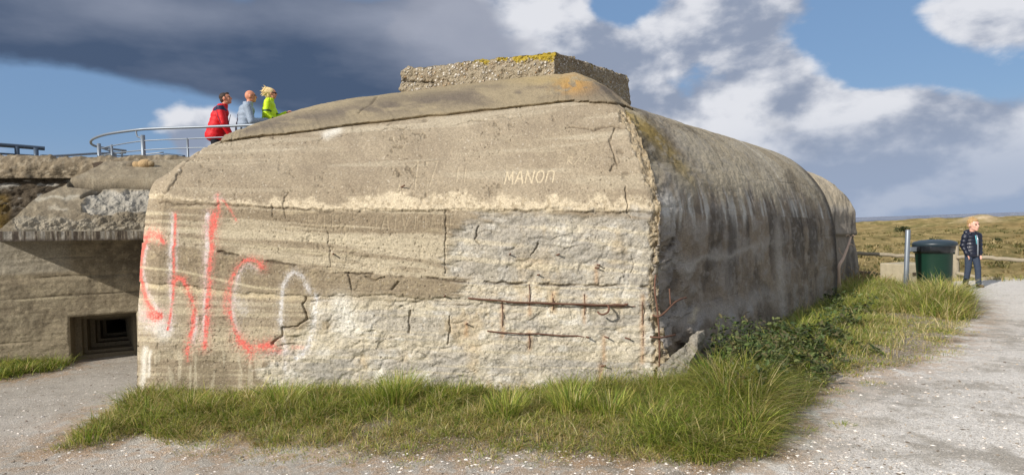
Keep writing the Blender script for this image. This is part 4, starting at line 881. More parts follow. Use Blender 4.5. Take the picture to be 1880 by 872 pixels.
# ------------------------------------------------------------------ grass blades
def sample_poly(poly, n, dens=None):
    p = np.array(poly); lo, hi = p.min(0), p.max(0); out_ = []; tot = 0
    while tot < n:
        q = rng.uniform(lo, hi, (n * 2, 2)); k = inpoly(q[:, 0], q[:, 1], poly)
        if dens is not None: k &= rng.random(len(q)) < dens(q[:, 0], q[:, 1])
        q = q[k]; out_.append(q); tot += len(q)
        if len(out_) > 60: break
    return np.concatenate(out_)[:n]
def blades(x, y, z, h, az_, bend, wid, col, ns=4):
    n = len(x); t = np.linspace(0, 1, ns + 1)[None, :]; dirx, diry = np.cos(az_)[:, None], np.sin(az_)[:, None]
    b = bend[:, None]; hh = h[:, None]; out = hh * b * t ** 1.8; up = hh * (t - .45 * b * t ** 2.2)
    cx = x[:, None] + dirx * out; cy = y[:, None] + diry * out; cz = z[:, None] + up
    sa = az_ + rng.uniform(-.9, .9, n) + np.pi / 2; w = (wid[:, None] * (1 - t ** 1.6)) * .5
    sx, sy = np.cos(sa)[:, None] * w, np.sin(sa)[:, None] * w
    L_ = np.stack([cx - sx, cy - sy, cz], -1); R_ = np.stack([cx + sx, cy + sy, cz], -1)
    V = np.stack([L_, R_], 2).reshape(n, -1, 3); nv = 2 * (ns + 1); base = (np.arange(n) * nv)[:, None]
    k = np.arange(ns)[None, :] * 2; Fq = np.stack([base + k, base + k + 1, base + k + 3, base + k + 2], -1).reshape(-1, 4)
    cc = np.repeat(col[:, None, :], nv, 1); tp = np.repeat(t, 2, 1).reshape(1, nv, 1)
    cc = cc * (1 + .0 * tp) ; return V.reshape(-1, 3), Fq, cc.reshape(-1, 3)
def grass_mat(name='grass_blade', tr=.35):
    m, nt, b = newmat(name); base = attr(nt, 'Col'); setin(nt, b, 'Base Color', base); b.inputs['Roughness'].default_value = .55; b.inputs['Specular IOR Level'].default_value = .3
    t = nt.nodes.new('ShaderNodeBsdfTranslucent'); nt.links.new(base.s, t.inputs[0]); mx = nt.nodes.new('ShaderNodeMixShader'); mx.inputs[0].default_value = tr
    nt.links.new(b.outputs[0], mx.inputs[1]); nt.links.new(t.outputs[0], mx.inputs[2]); nt.links.new(mx.outputs[0], nt.nodes['Material Output'].inputs[0]); return m
M_GRASS = grass_mat()
acc = []
GREEN = [C(128, 146, 52), C(162, 172, 78), C(98, 124, 42), C(184, 182, 92)]; STRAW = [C(204, 186, 126), C(184, 160, 102), C(216, 202, 152)]
def pick(n, straw): 
    g = np.array(GREEN)[rng.integers(0, 4, n)]; s_ = np.array(STRAW)[rng.integers(0, 3, n)]; k = rng.random(n) < straw
    return np.where(k[:, None], s_, g) * rng.uniform(.75, 1.2, (n, 1))
def add(x, y, h, az_, bend, wid, col, z=None):
    acc.append(blades(x, y, ground_z(x, y) - .01 if z is None else z, h, az_, bend, wid, col))
def tufts(poly, nt_, nb, hfun, sfun, spread=.09, dens=None, lean=None, wd=.0055):
    c0 = sample_poly(poly, nt_, dens); n = len(c0) * nb; tone = np.repeat(rng.uniform(.68, 1.2, len(c0)), nb)[:, None]; cx = np.repeat(c0[:, 0], nb); cy = np.repeat(c0[:, 1], nb)
    a = rng.uniform(0, 2 * np.pi, n); r = spread * np.sqrt(rng.random(n)) * np.repeat(rng.uniform(.5, 1.5, len(c0)), nb); x_ = cx + np.cos(a) * r; y_ = cy + np.sin(a) * r
    h = hfun(cx, cy) * np.repeat(rng.uniform(.65, 1.25, len(c0)), nb) * rng.uniform(.5, 1.1, n)
    az_ = a + rng.normal(0, .7, n)
    if lean is not None: az_ = np.where(rng.random(n) < .5, lean + rng.normal(0, .6, n), az_)
    st = np.clip(sfun(cx, cy) + np.repeat(rng.normal(0, .2, len(c0)), nb), 0, .95)
    add(x_, y_, h, az_, rng.uniform(.35, 1.45, n), np.full(n, wd) * rng.uniform(.6, 1.4, n), pick(n, st) * tone)
# front strip: tall near the wall, shorter and drier towards the path
def fd(x, y): return ss(y, 4.35, 5.6)
cD = lambda x, y: np.clip((fb2(x * 2.0, y * 2.6, 701, 4) - .5) * 1.7 + .5, 0, 1)
tufts(GW['front'], 1500, 34, lambda x, y: (.07 + .155 * fd(x, y)) * (.5 + 1.1 * cD(x, y)), lambda x, y: .46 - .28 * fd(x, y) + .3 * (cD(x + 5, y) - .5), .07, lambda x, y: .35 + .65 * fd(x, y) * ss(cD(x, y), .25, .5), -1.2)
tufts(GW['front'], 1900, 24, lambda x, y: .06 + .07 * cD(x, y), lambda x, y: .5 + 0 * x, .09, lambda x, y: .35 + .65 * ss(cD(x, y), .25, .5), None, .004)
tufts(GW['front'], 260, 4, lambda x, y: .24 + 0 * x, lambda x, y: .95 + 0 * x, .1, None, None, .003)
BIG = [tuple(G(a, b)[:2]) for a, b in [(1180, 735), (1280, 722), (1390, 735), (1405, 800), (1370, 838), (1290, 848), (1210, 835), (1160, 790)]]
tufts(BIG, 360, 60, lambda x, y: (.34 + .12 * cD(x, y)) * (.5 + .65 * ss(x, 1.3, 1.7)), lambda x, y: .2 + 0 * x, .09, None, -1.3, .006)
for (a, b, hh, nn_) in [(520, 760, .26, 260), (735, 745, .32, 520), (725, 758, .30, 400), (690, 760, .26, 300), (1050, 770, .28, 400), (930, 775, .24, 300), (1120, 775, .26, 350), (270, 790, .18, 200), (350, 765, .2, 220), (160, 812, .13, 160)]:
    q = G(a, b); n = nn_; aa_ = rng.uniform(0, 2 * np.pi, n); r = .14 * np.sqrt(rng.random(n)); add(q[0] + np.cos(aa_) * r, q[1] + np.sin(aa_) * r, hh * rng.uniform(.6, 1.15, n), aa_ + rng.normal(0, .4, n), rng.uniform(.2, .9, n), np.full(n, .006), pick(n, .12))
# small outliers in the gravel
for (a, b, r0) in [(500, 840, .16), (568, 838, .14), (375, 830, .12), (760, 852, .08), (490, 832, .08), (640, 850, .07), (1530, 720, .1), (1500, 740, .12), (1600, 706, .08), (1470, 790, .09), (1545, 780, .06), (880, 848, .1), (1000, 846, .1), (1750, 612, .2), (1700, 600, .3), (1720, 640, .2), (1690, 660, .15), (1740, 650, .12)]:
    q = G(a, b); n = int(1400 * r0); aa_ = rng.uniform(0, 2 * np.pi, n); r = r0 * np.sqrt(rng.random(n)); add(q[0] + np.cos(aa_) * r * 1.6, q[1] + np.sin(aa_) * r, rng.uniform(.02, .06, n), aa_, rng.uniform(.3, 1.2, n), np.full(n, .004), pick(n, .35))
# right hand bank
nearwall = lambda x, y: ss(np.abs((x - 1.47) * .81 - (y - 5.7) * .586), 1.3, .2)
tufts(GW['right'], 3400, 26, lambda x, y: (.045 + .22 * nearwall(x, y)) * (.6 + .9 * cD(x, y)), lambda x, y: .40 - .30 * nearwall(x, y), .10, lambda x, y: .5 + .5 * ss(cD(x, y), .3, .5), None, .007)
TUS = [tuple(G(a, b)[:2]) for a, b in [(1650, 548), (1700, 545), (1770, 548), (1778, 575), (1760, 592), (1700, 588), (1655, 578)]]
tufts(TUS, 150, 50, lambda x, y: .34 + .14 * cD(x, y) + 0 * x, lambda x, y: .38 + 0 * x, .14, None, None, .008)
TUS2 = [tuple(G(a, b)[:2]) for a, b in [(1700, 552), (1755, 550), (1760, 575), (1705, 575)]]
tufts(TUS2, 34, 70, lambda x, y: .56 + 0 * x, lambda x, y: .35 + 0 * x, .12, None, None, .008)
tufts(GW['right'], 400, 5, lambda x, y: .28 + 0 * x, lambda x, y: .9 + 0 * x, .1, lambda x, y: 1 - nearwall(x, y) * .5, None, .004)
tufts(GW['left'], 160, 40, lambda x, y: .15 + .06 * cD(x, y), lambda x, y: .15 + 0 * x, .10, None, None, .007)
# behind, at the foot of the rear wing
RW = [tuple(G(a, b)[:2]) for a, b in [(1560, 520), (1590, 512), (1660, 515), (1680, 530), (1560, 545), (1530, 552)]]
tufts(RW, 260, 30, lambda x, y: .22 + .15 * cD(x, y), lambda x, y: .45 + 0 * x, .15, None, None, .009)
EDG = [(4.5, 13.2), (7.6, 13.4), (8.6, 13.9), (13, 13.6), (16, 14), (16, 17), (4, 17)]
tufts(EDG, 900, 16, lambda x, y: .10 + .12 * cD(x, y), lambda x, y: .6 + 0 * x, .2, lambda x, y: ss(cD(x, y), .3, .6) * (.25 + .75 * ss(y, 13.7, 14.6)), None, .010)
VA = np.concatenate([a[0] for a in acc]); offs = np.cumsum([0] + [len(a[0]) for a in acc[:-1]]); FA = np.concatenate([a[1] + o_ for a, o_ in zip(acc, offs)]); CA = np.concatenate([a[2] for a in acc])
gr = mesh_np('grass', VA, FA, M_GRASS, None, True, {'Col': CA}); tag(gr, 'green and straw coloured grass growing along the foot of the bunker', 'grass', kind='stuff')
print('grass faces', len(FA))

# leafy weeds at the corner and in the shade of the side wall
def leaves(cx, cy, cz, n, rad, size, cols, seed):
    g = np.random.default_rng(seed); th = g.uniform(0, 2 * np.pi, n); ph = g.uniform(-.2, 1.3, n); r = rad * g.uniform(.35, 1.0, n) ** .6
    c_ = np.stack([cx + np.cos(th) * np.cos(ph) * r, cy + np.sin(th) * np.cos(ph) * r, cz + np.sin(ph) * r], 1)
    d = np.stack([np.cos(th), np.sin(th), g.uniform(-.5, .5, n)], 1) + g.normal(0, .45, (n, 3)); d /= np.linalg.norm(d, axis=1, keepdims=True)
    s_ = np.cross(d, np.array([0, 0, 1.0]) + g.normal(0, .35, (n, 3))); s_ /= np.linalg.norm(s_, axis=1, keepdims=True); nrm = np.cross(s_, d); L = size * g.uniform(.35, 1.35, n)[:, None]
    prof_ = [(0, 0, 0), (.22, .30, .03), (.30, .16, .03), (.55, .36, .05), (.62, .18, .04), (.82, .20, .0), (1.0, 0, -.10)]
    V = []; 
    for t_, w_, b_ in prof_: V.append(c_ + d * L * t_ + s_ * L * w_ + nrm * L * b_)
    for t_, w_, b_ in prof_[1:-1][::-1]: V.append(c_ + d * L * t_ - s_ * L * w_ + nrm * L * b_)
    for t_ in (.33, .66): V.append(c_ + d * L * t_ - nrm * L * .04)
    V = np.stack(V, 1); k = np.arange(n)[:, None] * 14
    T = [(0, 1, 12), (1, 2, 12), (2, 3, 12), (3, 13, 12), (3, 4, 13), (4, 5, 13), (5, 6, 13), (6, 7, 13), (7, 8, 13), (8, 9, 13), (9, 12, 13), (9, 10, 12), (10, 11, 12), (11, 0, 12)]
    F_ = (k[:, None, :] + np.array(T)[None]).reshape(-1, 3); cc = np.array(cols)[g.integers(0, len(cols), n)] * g.uniform(.7, 1.25, (n, 1)); return V.reshape(-1, 3), F_, np.repeat(cc, 14, 0)
M_LEAF = grass_mat('weed_leaf', .18); wa = []; stems = []
LG = [C(70, 88, 44), C(88, 104, 54), C(56, 74, 38), C(108, 116, 68), C(84, 92, 60), C(98, 92, 62)]
def weed_patch(pts, seed, leaf=.055):
    sd = seed
    for (a, b, h, rad, n) in pts:
        q = G(a, b); sd += 1; g = np.random.default_rng(sd)
        for k_ in range(max(3, n // 26)):
            ox, oy = g.normal(0, rad * .5, 2); hh = h * g.uniform(.55, 1.1); base = np.array([q[0] + ox, q[1] + oy, 0]); tip = base + np.array([g.normal(0, .06), g.normal(-.03, .06), hh])
            mid_ = (base + tip) / 2 + g.normal(0, .02, 3); ln = smoothline([base, mid_, tip], 8); stems.append((ln, np.linspace(.004, .0015, 8)))
            for f_ in np.linspace(.25, 1, 6):
                pt = base * (1 - f_) + tip * f_; wa.append(leaves(pt[0], pt[1], pt[2], 6, .055 + .05 * (1 - f_), leaf * (1.15 - .45 * f_), LG, sd * 100 + k_ * 7 + int(f_ * 10)))
weed_patch([(1315, 735, .30, .12, 120), (1350, 722, .46, .14, 170), (1385, 716, .46, .14, 170), (1410, 735, .40, .14, 150), (1380, 760, .34, .12, 140), (1340, 712, .46, .14, 170), (1370, 700, .46, .14, 160), (1425, 700, .42, .15, 170), (1318, 700, .56, .06, 60), (1335, 690, .50, .12, 150), (1365, 682, .52, .14, 170), (1395, 690, .50, .14, 170), (1420, 672, .46, .16, 170), (1405, 720, .44, .12, 120)], 800, .062)
weed_patch([(1450, 690, .32, .2, 160), (1480, 665, .34, .25, 190), (1440, 650, .36, .25, 190), (1510, 640, .32, .25, 190), (1480, 630, .32, .3, 200), (1540, 610, .32, .3, 200), (1510, 600, .32, .3, 200), (1565, 585, .30, .3, 180), (1545, 570, .28, .3, 180), (1480, 700, .18, .15, 100), (1520, 672, .16, .15, 90), (1570, 650, .10, .15, 60)], 900, .07)
def joinacc(L): 
    of = np.cumsum([0] + [len(a[0]) for a in L[:-1]]); return np.concatenate([a[0] for a in L]), np.concatenate([a[1] + o_ for a, o_ in zip(L, of)]), np.concatenate([a[2] for a in L])
V_, F_, C_ = joinacc(wa); wd_ = mesh_np('leafy_weeds', V_, F_, M_LEAF, None, False, {'Col': C_}); tag(wd_, 'mass of leafy green weeds at the corner and along the shaded side wall', 'weeds', kind='stuff'); print('leaf tris', len(F_))
o = tubes('weed_stems', stems, simple('weed_stem', lin(96, 104, 60), .7), wd_, 4); tag(o, kind='stuff')

# pebbles and shell grit
def grit():
    n = 70000; a = rng.uniform(-.68, .68, n); r = 3.3 * np.exp(rng.random(n) ** 1.15 * math.log(15 / 3.3)); x_ = np.sin(a) * r; y_ = np.cos(a) * r
    k = (grassdist(x_, y_) > -.05) & ~inpoly(x_, y_, [tuple(G(247, 738)[:2]), tuple(G(1252, 716)[:2]), tuple(G(1535, 548)[:2]), (1.7, 14.6), (-3, 11)]) & (y_ < 13.9); k &= rng.random(n) < .35 + .65 * ss(fb2(x_ * 1.5, y_ * 1.5, 901, 4), .45, .6); x_, y_ = x_[k], y_[k]; n = len(x_); z_ = ground_z(x_, y_)
    base = np.array([[1, 0, 0], [0, 1, 0], [-1, 0, 0], [0, -1, 0], [0, 0, .6], [0, 0, -.6]], float); T = np.array([[0, 1, 4], [1, 2, 4], [2, 3, 4], [3, 0, 4], [1, 0, 5], [2, 1, 5], [3, 2, 5], [0, 3, 5]])
    s_ = (.0022 + .010 * rng.random(n) ** 9)[:, None, None] * rng.uniform(.6, 1.5, (n, 6, 1)); th = rng.uniform(0, 6.28, n); c_, sn = np.cos(th), np.sin(th); B = np.repeat(base[None], n, 0) * s_ 
    X = B[..., 0] * c_[:, None] * 1.4 - B[..., 1] * sn[:, None]; Y = B[..., 0] * sn[:, None] * 1.4 + B[..., 1] * c_[:, None]; V = np.stack([X + x_[:, None], Y + y_[:, None], B[..., 2] * .8 + z_[:, None] + .002], -1)
    F_ = (np.arange(n)[:, None, None] * 6 + T[None]).reshape(-1, 3); pal = np.array([C(236, 230, 220), C(222, 212, 200), C(190, 178, 162), C(150, 138, 122), C(110, 98, 84), C(206, 186, 160)]); cc = pal[rng.choice(6, n, p=[.22, .22, .20, .18, .09, .09])]
    m, nt, b = newmat('shell_grit'); setin(nt, b, 'Base Color', attr(nt, 'Col')); b.inputs['Roughness'].default_value = .7
    o = mesh_np('shell_grit', V.reshape(-1, 3), F_, m, None, False, {'Col': np.repeat(cc, 6, 0)}); tag(o, 'pale broken shells and pebbles strewn over the gravel', 'shells', kind='stuff')
grit()

# marram tufts and shrubs on the dunes
def dune_plants():
    L = []; n = 7000; a = np.radians(rng.uniform(20, 42, n)); r = np.exp(rng.uniform(math.log(22), math.log(420), n)); x_ = np.sin(a) * r; y_ = np.cos(a) * r
    k = fb2(x_ / 25, y_ / 25, 611, 4) > .40; x_, y_, r = x_[k], y_[k], r[k]; n = len(x_); z_ = dune_h(x_, y_)
    nb = 9; cx, cy, cz, rr = (np.repeat(v, nb) for v in (x_, y_, z_, r)); m = len(cx); aa_ = rng.uniform(0, 6.28, m); s_ = np.repeat(rng.uniform(.25, .7, n) * (1 + r / 350), nb)
    col = np.repeat(np.array([C(156, 140, 96), C(126, 118, 72), C(108, 106, 64), C(172, 154, 110)])[rng.integers(0, 4, n)], nb, 0) * rng.uniform(.8, 1.15, (m, 1))
    V, F_, c_ = blades(cx + np.cos(aa_) * s_ * .4, cy + np.sin(aa_) * s_ * .4, cz - .05, s_ * rng.uniform(.7, 1.3, m), aa_, rng.uniform(.3, 1.1, m), s_ * .28, col, 2)
    o = mesh_np('marram_grass', V, F_, M_GRASS, None, True, {'Col': c_}); tag(o, 'tussocks of marram grass covering the dunes beyond the fence', 'grass', kind='stuff')
dune_plants()
def shrub(px, py, D, rad, lab, seed):
    q = P(px, py, D); z0 = float(dune_h(np.array([q[0]]), np.array([q[1]]))[0]); root = empty('dune_shrub', (q[0], q[1], z0), lab, 'shrub', 'shrubs on the dunes'); g = np.random.default_rng(seed); L = []
    for k_ in range(9):
        off = g.normal(0, rad * .4, 3); L.append(leaves(off[0], off[1], abs(off[2]) * .6 + rad * .25, 60, rad * .6, rad * .22, [C(62, 74, 42), C(78, 88, 50), C(52, 64, 38)], seed + k_))
    V, F_, c_ = joinacc(L); o = mesh_np('crown', V, F_, M_LEAF, root, False, {'Col': c_}); tubes('stem', [(smoothline([(0, 0, -.3), (rad * .1 * j_, rad * .05, rad * .4), (rad * .35 * j_, 0, rad * .8)], 6), rad * .03) for j_ in (-1, 0, 1)], simple('shrub_stem', lin(80, 66, 50)), root, 5)
shrub(1660, 407, 240, 2.6, 'dark green shrub on the skyline left of the metal pole', 31); shrub(1708, 418, 150, 1.9, 'round green shrub on the dune slope above the waste bin', 32); shrub(1826, 411, 190, 1.6, 'small dark shrub on the dunes right of the boy', 33); shrub(1600, 470, 60, .9, 'low shrub on the dune just right of the bunker end', 34)

# ------------------------------------------------------------------ railings on the low bunker
def PL(l): return [P(*q) for q in l]
rl = empty('curved_railing', tuple(P(260, 330, 12.3) * [1, 1, 0] + np.array([0, 0, 2.58])), 'galvanised railing whose handrail loops round on the bunker roof beside the people', 'railing')
def R(name, pts, r, mat=M_STEEL, par=None, n=40, seg=10): o = tube(name, smoothline(PL(pts), n), r, mat, None, seg); to_local(o, par); return o
R('handrail', [(500, 228, 12.0), (462, 230, 12.1), (382, 233, 12.2), (283, 236.5, 12.35), (249.5, 239, 12.4), (200, 246, 12.7), (177, 252.5, 13.1), (167, 259, 13.6), (169, 265.5, 14.1), (181, 270, 14.4), (200, 273, 14.7), (231, 277, 15.2)], .025, par=rl, n=90)
R('middle_rail', [(186, 273, 12.9), (206, 268, 12.7), (263, 259, 12.4), (344, 255, 12.3), (412, 252, 12.2), (450, 250, 12.1)], .011, par=rl)
R('middle_rail', [(184, 288, 12.9), (200, 283.5, 12.8), (263, 276, 12.4), (344, 272, 12.3), (400, 271.5, 12.2)], .011, par=rl)
R('lower_rail', [(184, 299.6, 12.9), (263, 296.5, 12.4), (320, 293, 12.3), (380, 291, 12.2)], .011, par=rl)
R('middle_rail', [(186, 272, 13.4), (200, 277, 14.2), (225, 283, 15.0)], .014, par=rl, n=16); R('lower_rail', [(186, 283, 13.4), (200, 286, 14.2), (240, 286, 15.0), (300, 280, 15)], .014, par=rl, n=16)
def post(px, pyt, D, r, par, zb=2.5, mat=M_STEEL, lab=None):
    t = P(px, pyt, D); b = t.copy(); b[2] = zb; o = tube('post', [b, (b + t) / 2, t], r, mat, None, 10); to_local(o, par); return o
post(181.5, 264, 12.9, .036, rl); post(262, 248.5, 12.4, .040, rl); post(205, 266, 12.7, .022, rl); post(344, 254.5, 12.3, .02, rl); post(211, 283, 14.3, .035, rl); post(239.5, 285, 15.0, .04, rl); post(224, 278, 14.8, .02, rl); post(443, 234, 12.2, .018, rl); post(201, 273, 14.6, .016, rl)
R('bracket', [(250, 239.5, 12.4), (251, 248, 12.4), (254, 252, 12.4), (262, 254, 12.4)], .014, par=rl, n=14)
r2 = empty('ramp_railing', tuple(P(88, 300, 11.6) * [1, 1, 0] + np.array([0, 0, 2.6])), 'low thin railing with dark end caps running behind the looped railing', 'railing')
R('handrail', [(88, 287.5, 11.6), (130, 285, 12.2), (180, 282, 13), (230, 280.5, 14)], .022, M_STEEL, r2); R('end_cap', [(75, 287, 11.5), (82, 287.3, 11.55), (89, 287.6, 11.6)], .032, M_STEELD, r2, n=6)
R('handrail', [(116, 296, 12), (186, 293, 13), (240, 289, 14), (301, 285, 15)], .02, M_STEEL, r2); R('end_cap', [(301, 284.5, 14.5), (320, 286, 14.5), (339, 288, 14.5)], .035, M_STEELD, r2, n=8)
post(88, 287.5, 11.6, .022, r2); post(302, 285, 14.6, .02, r2); post(313, 291, 14, .02, r2); R('lower_rail', [(290, 296, 14), (340, 298, 14)], .018, M_STEELD, r2, n=6)
r3 = empty('straight_railing', tuple(P(31, 300, 10.6) * [1, 1, 0] + np.array([0, 0, 2.6])), 'short straight dark blue-grey railing at the far left of the roof', 'railing')
R('handrail', [(-40, 264, 10.3), (0, 266.5, 10.5), (40, 269.5, 10.7), (82, 273, 10.9)], .034, M_STEELD, r3); R('middle_rail', [(-40, 280.5, 10.3), (0, 282.3, 10.5), (66, 286.5, 10.8)], .016, M_STEELD, r3); post(31, 269, 10.65, .036, r3, mat=M_STEELD); post(66, 272, 10.8, .036, r3, mat=M_STEELD); post(-32, 266, 10.35, .036, r3, mat=M_STEELD)

# ------------------------------------------------------------------ fence, pole, bin, block, log
M_WOOD = simple('weathered_wood', lin(152, 142, 122), .9, 0, .3, 14, .006); M_WOODD = simple('dark_wood', lin(104, 92, 80), .9, 0, .3, 14, .006)
def gz1(x, y): return float(ground_z(np.array([x]), np.array([y]))[0])
fe = empty('wooden_fence', tuple(P(1753, 503, 15) * [1, 1, 0]), 'low weathered wooden post and rail fence at the edge of the dunes', 'fence')
def rail_(name, pts, ry, mat=M_WOOD, n=40, lab=None):
    L = smoothline(PL(pts), n); L += (np.stack([vn2(np.arange(n) * .5, np.zeros(n), 930 + k) for k in range(3)], 1) - .5) * .03; o = tube(name, L, ry, mat, None, 10); to_local(o, fe); return o
rail_('rail', [(1560, 465.5, 15.6), (1640, 469, 15.4), (1700, 471.5, 15.2), (1757, 472, 15.1)], .044); rail_('rail', [(1757, 473, 14.95), (1800, 472, 14.8), (1850, 476, 14.6), (1990, 484, 14.2)], .044)
rail_('rail', [(1560, 500, 15.6), (1640, 505, 15.4), (1757, 500, 15.1)], .05, M_WOODD); rail_('rail', [(1757, 502, 14.9), (1800, 511, 14.6), (1850, 513, 14.4), (1990, 518, 14.0)], .042)
for px_, D_, pt_ in [(1753, 15.05, 449), (1560, 15.7, 446), (1960, 14.3, 458)]:
    t = P(px_, pt_, D_); b = P(px_ + 4, 560, D_); bm_ = tube('post', [b, (b + t) / 2, t], .075, M_WOOD, None, 6); to_local(bm_, fe)
pz = P(1661.5, 560, 11.2); pz[2] = -.1; pt_ = P(1667, 422, 11.2)
po = empty('steel_pole', (pz[0], pz[1], 0), 'plain round galvanised steel pole standing beside the waste bin', 'pole')
V, q, t = tube_arr([pz, (pz + pt_) / 2, pt_ - np.array([0, 0, .01]), pt_], [.040, .040, .040, .037], 20); o = mesh_np('tube', V, [q, t], M_STEEL, None); to_local(o, po)
bc_ = P(1715, 500, 11.7); bx0, by0 = bc_[0], bc_[1]
bn = empty('waste_bin', (bx0, by0, 0), 'dark green waste bin with a black bag folded over its rim', 'waste bin')
M_GREEN = simple('green_plastic', lin(18, 50, 38), .42, 0, .12, 6, .001, .4); M_BAG = simple('black_bag', lin(28, 32, 36), .22, 0, .2, 10, .004, .6); M_LID = simple('dark_lid', lin(40, 54, 62), .4, 0, .1, 8, 0, .4)
def lathe(name, prof_, mat, par, loc, seg=48, sq=0.0, wr=0.0, seed=0):
    a = np.linspace(0, 2 * np.pi, seg, endpoint=False); V = []
    for k_, (r, z) in enumerate(prof_):
        rr = r * (1 + wr * (fb2(a * 6 + 9, np.full(seg, k_ * .6), seed, 3) - .5)); V.append(np.stack([np.cos(a) * rr, np.sin(a) * rr, np.full(seg, z) + wr * .08 * (vn2(a * 5, np.full(seg, 2.0), seed) - .5)], 1))
    V = np.stack(V); o = grid(name, V, mat, par, True); o.location = loc; return o
H_ = .93
lathe('body', [(.001, .0), (.27, .0), (.275, .03), (.30, .5), (.318, H_ - .06), (.325, H_ - .03)], M_GREEN, bn, (0, 0, 0))
lathe('bag', [(.322, H_ - .16), (.338, H_ - .155), (.345, H_ - .10), (.350, H_ - .04), (.345, H_ - .01), (.31, H_ + .0), (.25, H_ - .05)], M_BAG, bn, (0, 0, 0), 72, 0, .10, 5)
lathe('lid', [(.355, H_ - .045), (.372, H_ - .03), (.375, H_ + .005), (.35, H_ + .035), (.25, H_ + .06), (.10, H_ + .072), (.001, H_ + .075)], M_LID, bn, (.02, 0, 0), 48)
rbox('bracket', (-.47, -.03, H_ - .13), (-.33, .03, H_ - .05), M_STEEL, bn, .01); rbox('bracket', (.30, -.03, H_ - .20), (.40, .03, H_ - .10), M_GREEN, bn, .01)
cbk = P(1661, 505, 13.0); M_BLK = simple('pale_block', lin(172, 162, 138), .9, 0, .3, 9, .010)
cb = empty('concrete_block', (cbk[0], cbk[1], 0), 'pale square concrete block behind the steel pole and waste bin', 'concrete block', rz=.22)
rbox('block', (-.22, -.22, -.05), (.40, .4, .50), M_BLK, cb, .02); rbox('hole_shade', (-.03, -.226, .26), (.05, -.20, .33), simple('painted_shade', lin(70, 60, 48)), cb, .004)  # dark box set in the face stands for the shade inside a hole
lp0, lp1 = P(1590, 514, 13.9), P(1640, 519, 13.4)
o = tube('log', smoothline([lp0, (lp0 + lp1) / 2 + np.array([0, 0, .01]), lp1], 20), .055, simple('dark_log', lin(60, 48, 38), .9, bumpd=.01), None, 10); tag(o, 'dark log lying in the grass left of the pale concrete block', 'log')
ls_ = [P(1540, 492, 12.3), P(1548, 475, 12.5), P(1556, 455, 12.7), P(1562, 436, 12.9)]
st_o = empty('leaning_branch', tuple(ls_[0] * [1, 1, 0]), 'bare pale forked branch leaning against the end of the bunker', 'branch')
M_BR = simple('pale_bark', lin(196, 170, 148), .85, bumpd=.004)
b0 = np.array([ls_[0][0], ls_[0][1], .1])
o = tube('stem', smoothline([b0] + ls_, 30), np.linspace(.035, .018, 30), M_BR, None, 8); to_local(o, st_o)
for (p0, p1, p2) in [((1556, 455, 12.7), (1562, 448, 12.7), (1568, 452, 12.7)), ((1562, 436, 12.9), (1557, 431, 12.9), (1553, 434, 12.9)), ((1562, 436, 12.9), (1566, 432, 12.9), (1570, 434, 12.9)), ((1550, 470, 12.6), (1543, 464, 12.6), (1540, 455, 12.6))]:
    o = tube('twig', smoothline(PL([p0, p1, p2]), 8), .007, M_BR, None, 6); to_local(o, st_o)
# thin twigs of a bare bush at the foot
g_ = np.random.default_rng(77); ctw = P(1580, 505, 12.9); tw = []
for i in range(46):
    a = g_.uniform(0, 6.28); h = g_.uniform(.15, .5); b = np.array([ctw[0] + g_.normal(0, .25), ctw[1] + g_.normal(0, .2), 0]); tw.append((smoothline([b, b + [math.cos(a) * .06, math.sin(a) * .05, h * .6], b + [math.cos(a) * .2, math.sin(a) * .15, h]], 6), .005))
o = tubes('dry_bush', tw, simple('dry_twig', lin(150, 128, 92), .9), None, 4); tag(o, 'dry twiggy bush at the foot of the rear bunker end', 'bush')
bn.scale = (.93, .93, 1)
# flowers
M_YEL = simple('yellow_petal', lin(250, 214, 20), .5, 0, .05); M_STM = simple('flower_stem', lin(96, 120, 48), .6)
def flower(px, py, D, lab, src=None):
    q = P(px, py, D); root = empty('yellow_flower', (q[0], q[1], 0), lab, 'flower', 'yellow flowers in the grass'); h = q[2]
    if src is None:
        L = []; 
        for ring, (r, tz) in enumerate([(.021, .004), (.014, .008)]):
            for k_ in range(11):
                a = k_ * 2 * math.pi / 11 + ring * .3; V = [(math.cos(a - .2) * .004, math.sin(a - .2) * .004, 0), (math.cos(a - .18) * r * .8, math.sin(a - .18) * r * .8, tz), (math.cos(a) * r, math.sin(a) * r, tz * 1.3), (math.cos(a + .18) * r * .8, math.sin(a + .18) * r * .8, tz), (math.cos(a + .2) * .004, math.sin(a + .2) * .004, 0)]; L.append(V)
        V = np.array(L).reshape(-1, 3); F_ = (np.arange(22)[:, None] * 5 + np.arange(5)[None]); o = mesh_np('petals', V @ np.array([[1, 0, 0], [0, .6, .8], [0, -.8, .6]]), F_, M_YEL, root, False); o.location = (0, 0, h)
        s_ = tube('stem', smoothline([(0, .03, 0), (.01, .02, h * .5), (0, 0, h)], 8), .002, M_STM, root, 5)
    else:
        for ch in src.children:
            c_ = ch.copy(); COL.objects.link(c_); c_.parent = root
            if ch.name.startswith('petals'): c_.location = (0, 0, h)
            else: c_.scale = (1, 1, h / src['h'])
    root['h'] = h; return root
f0 = flower(686, 756, 5.1, 'single yellow flower in the grass before the middle of the wall'); flower(1251, 727, 5.2, 'upper yellow flower in the grass below the broken corner', f0); flower(1243, 737, 5.15, 'lower yellow flower in the grass below the broken corner', f0)
dn.data.update()

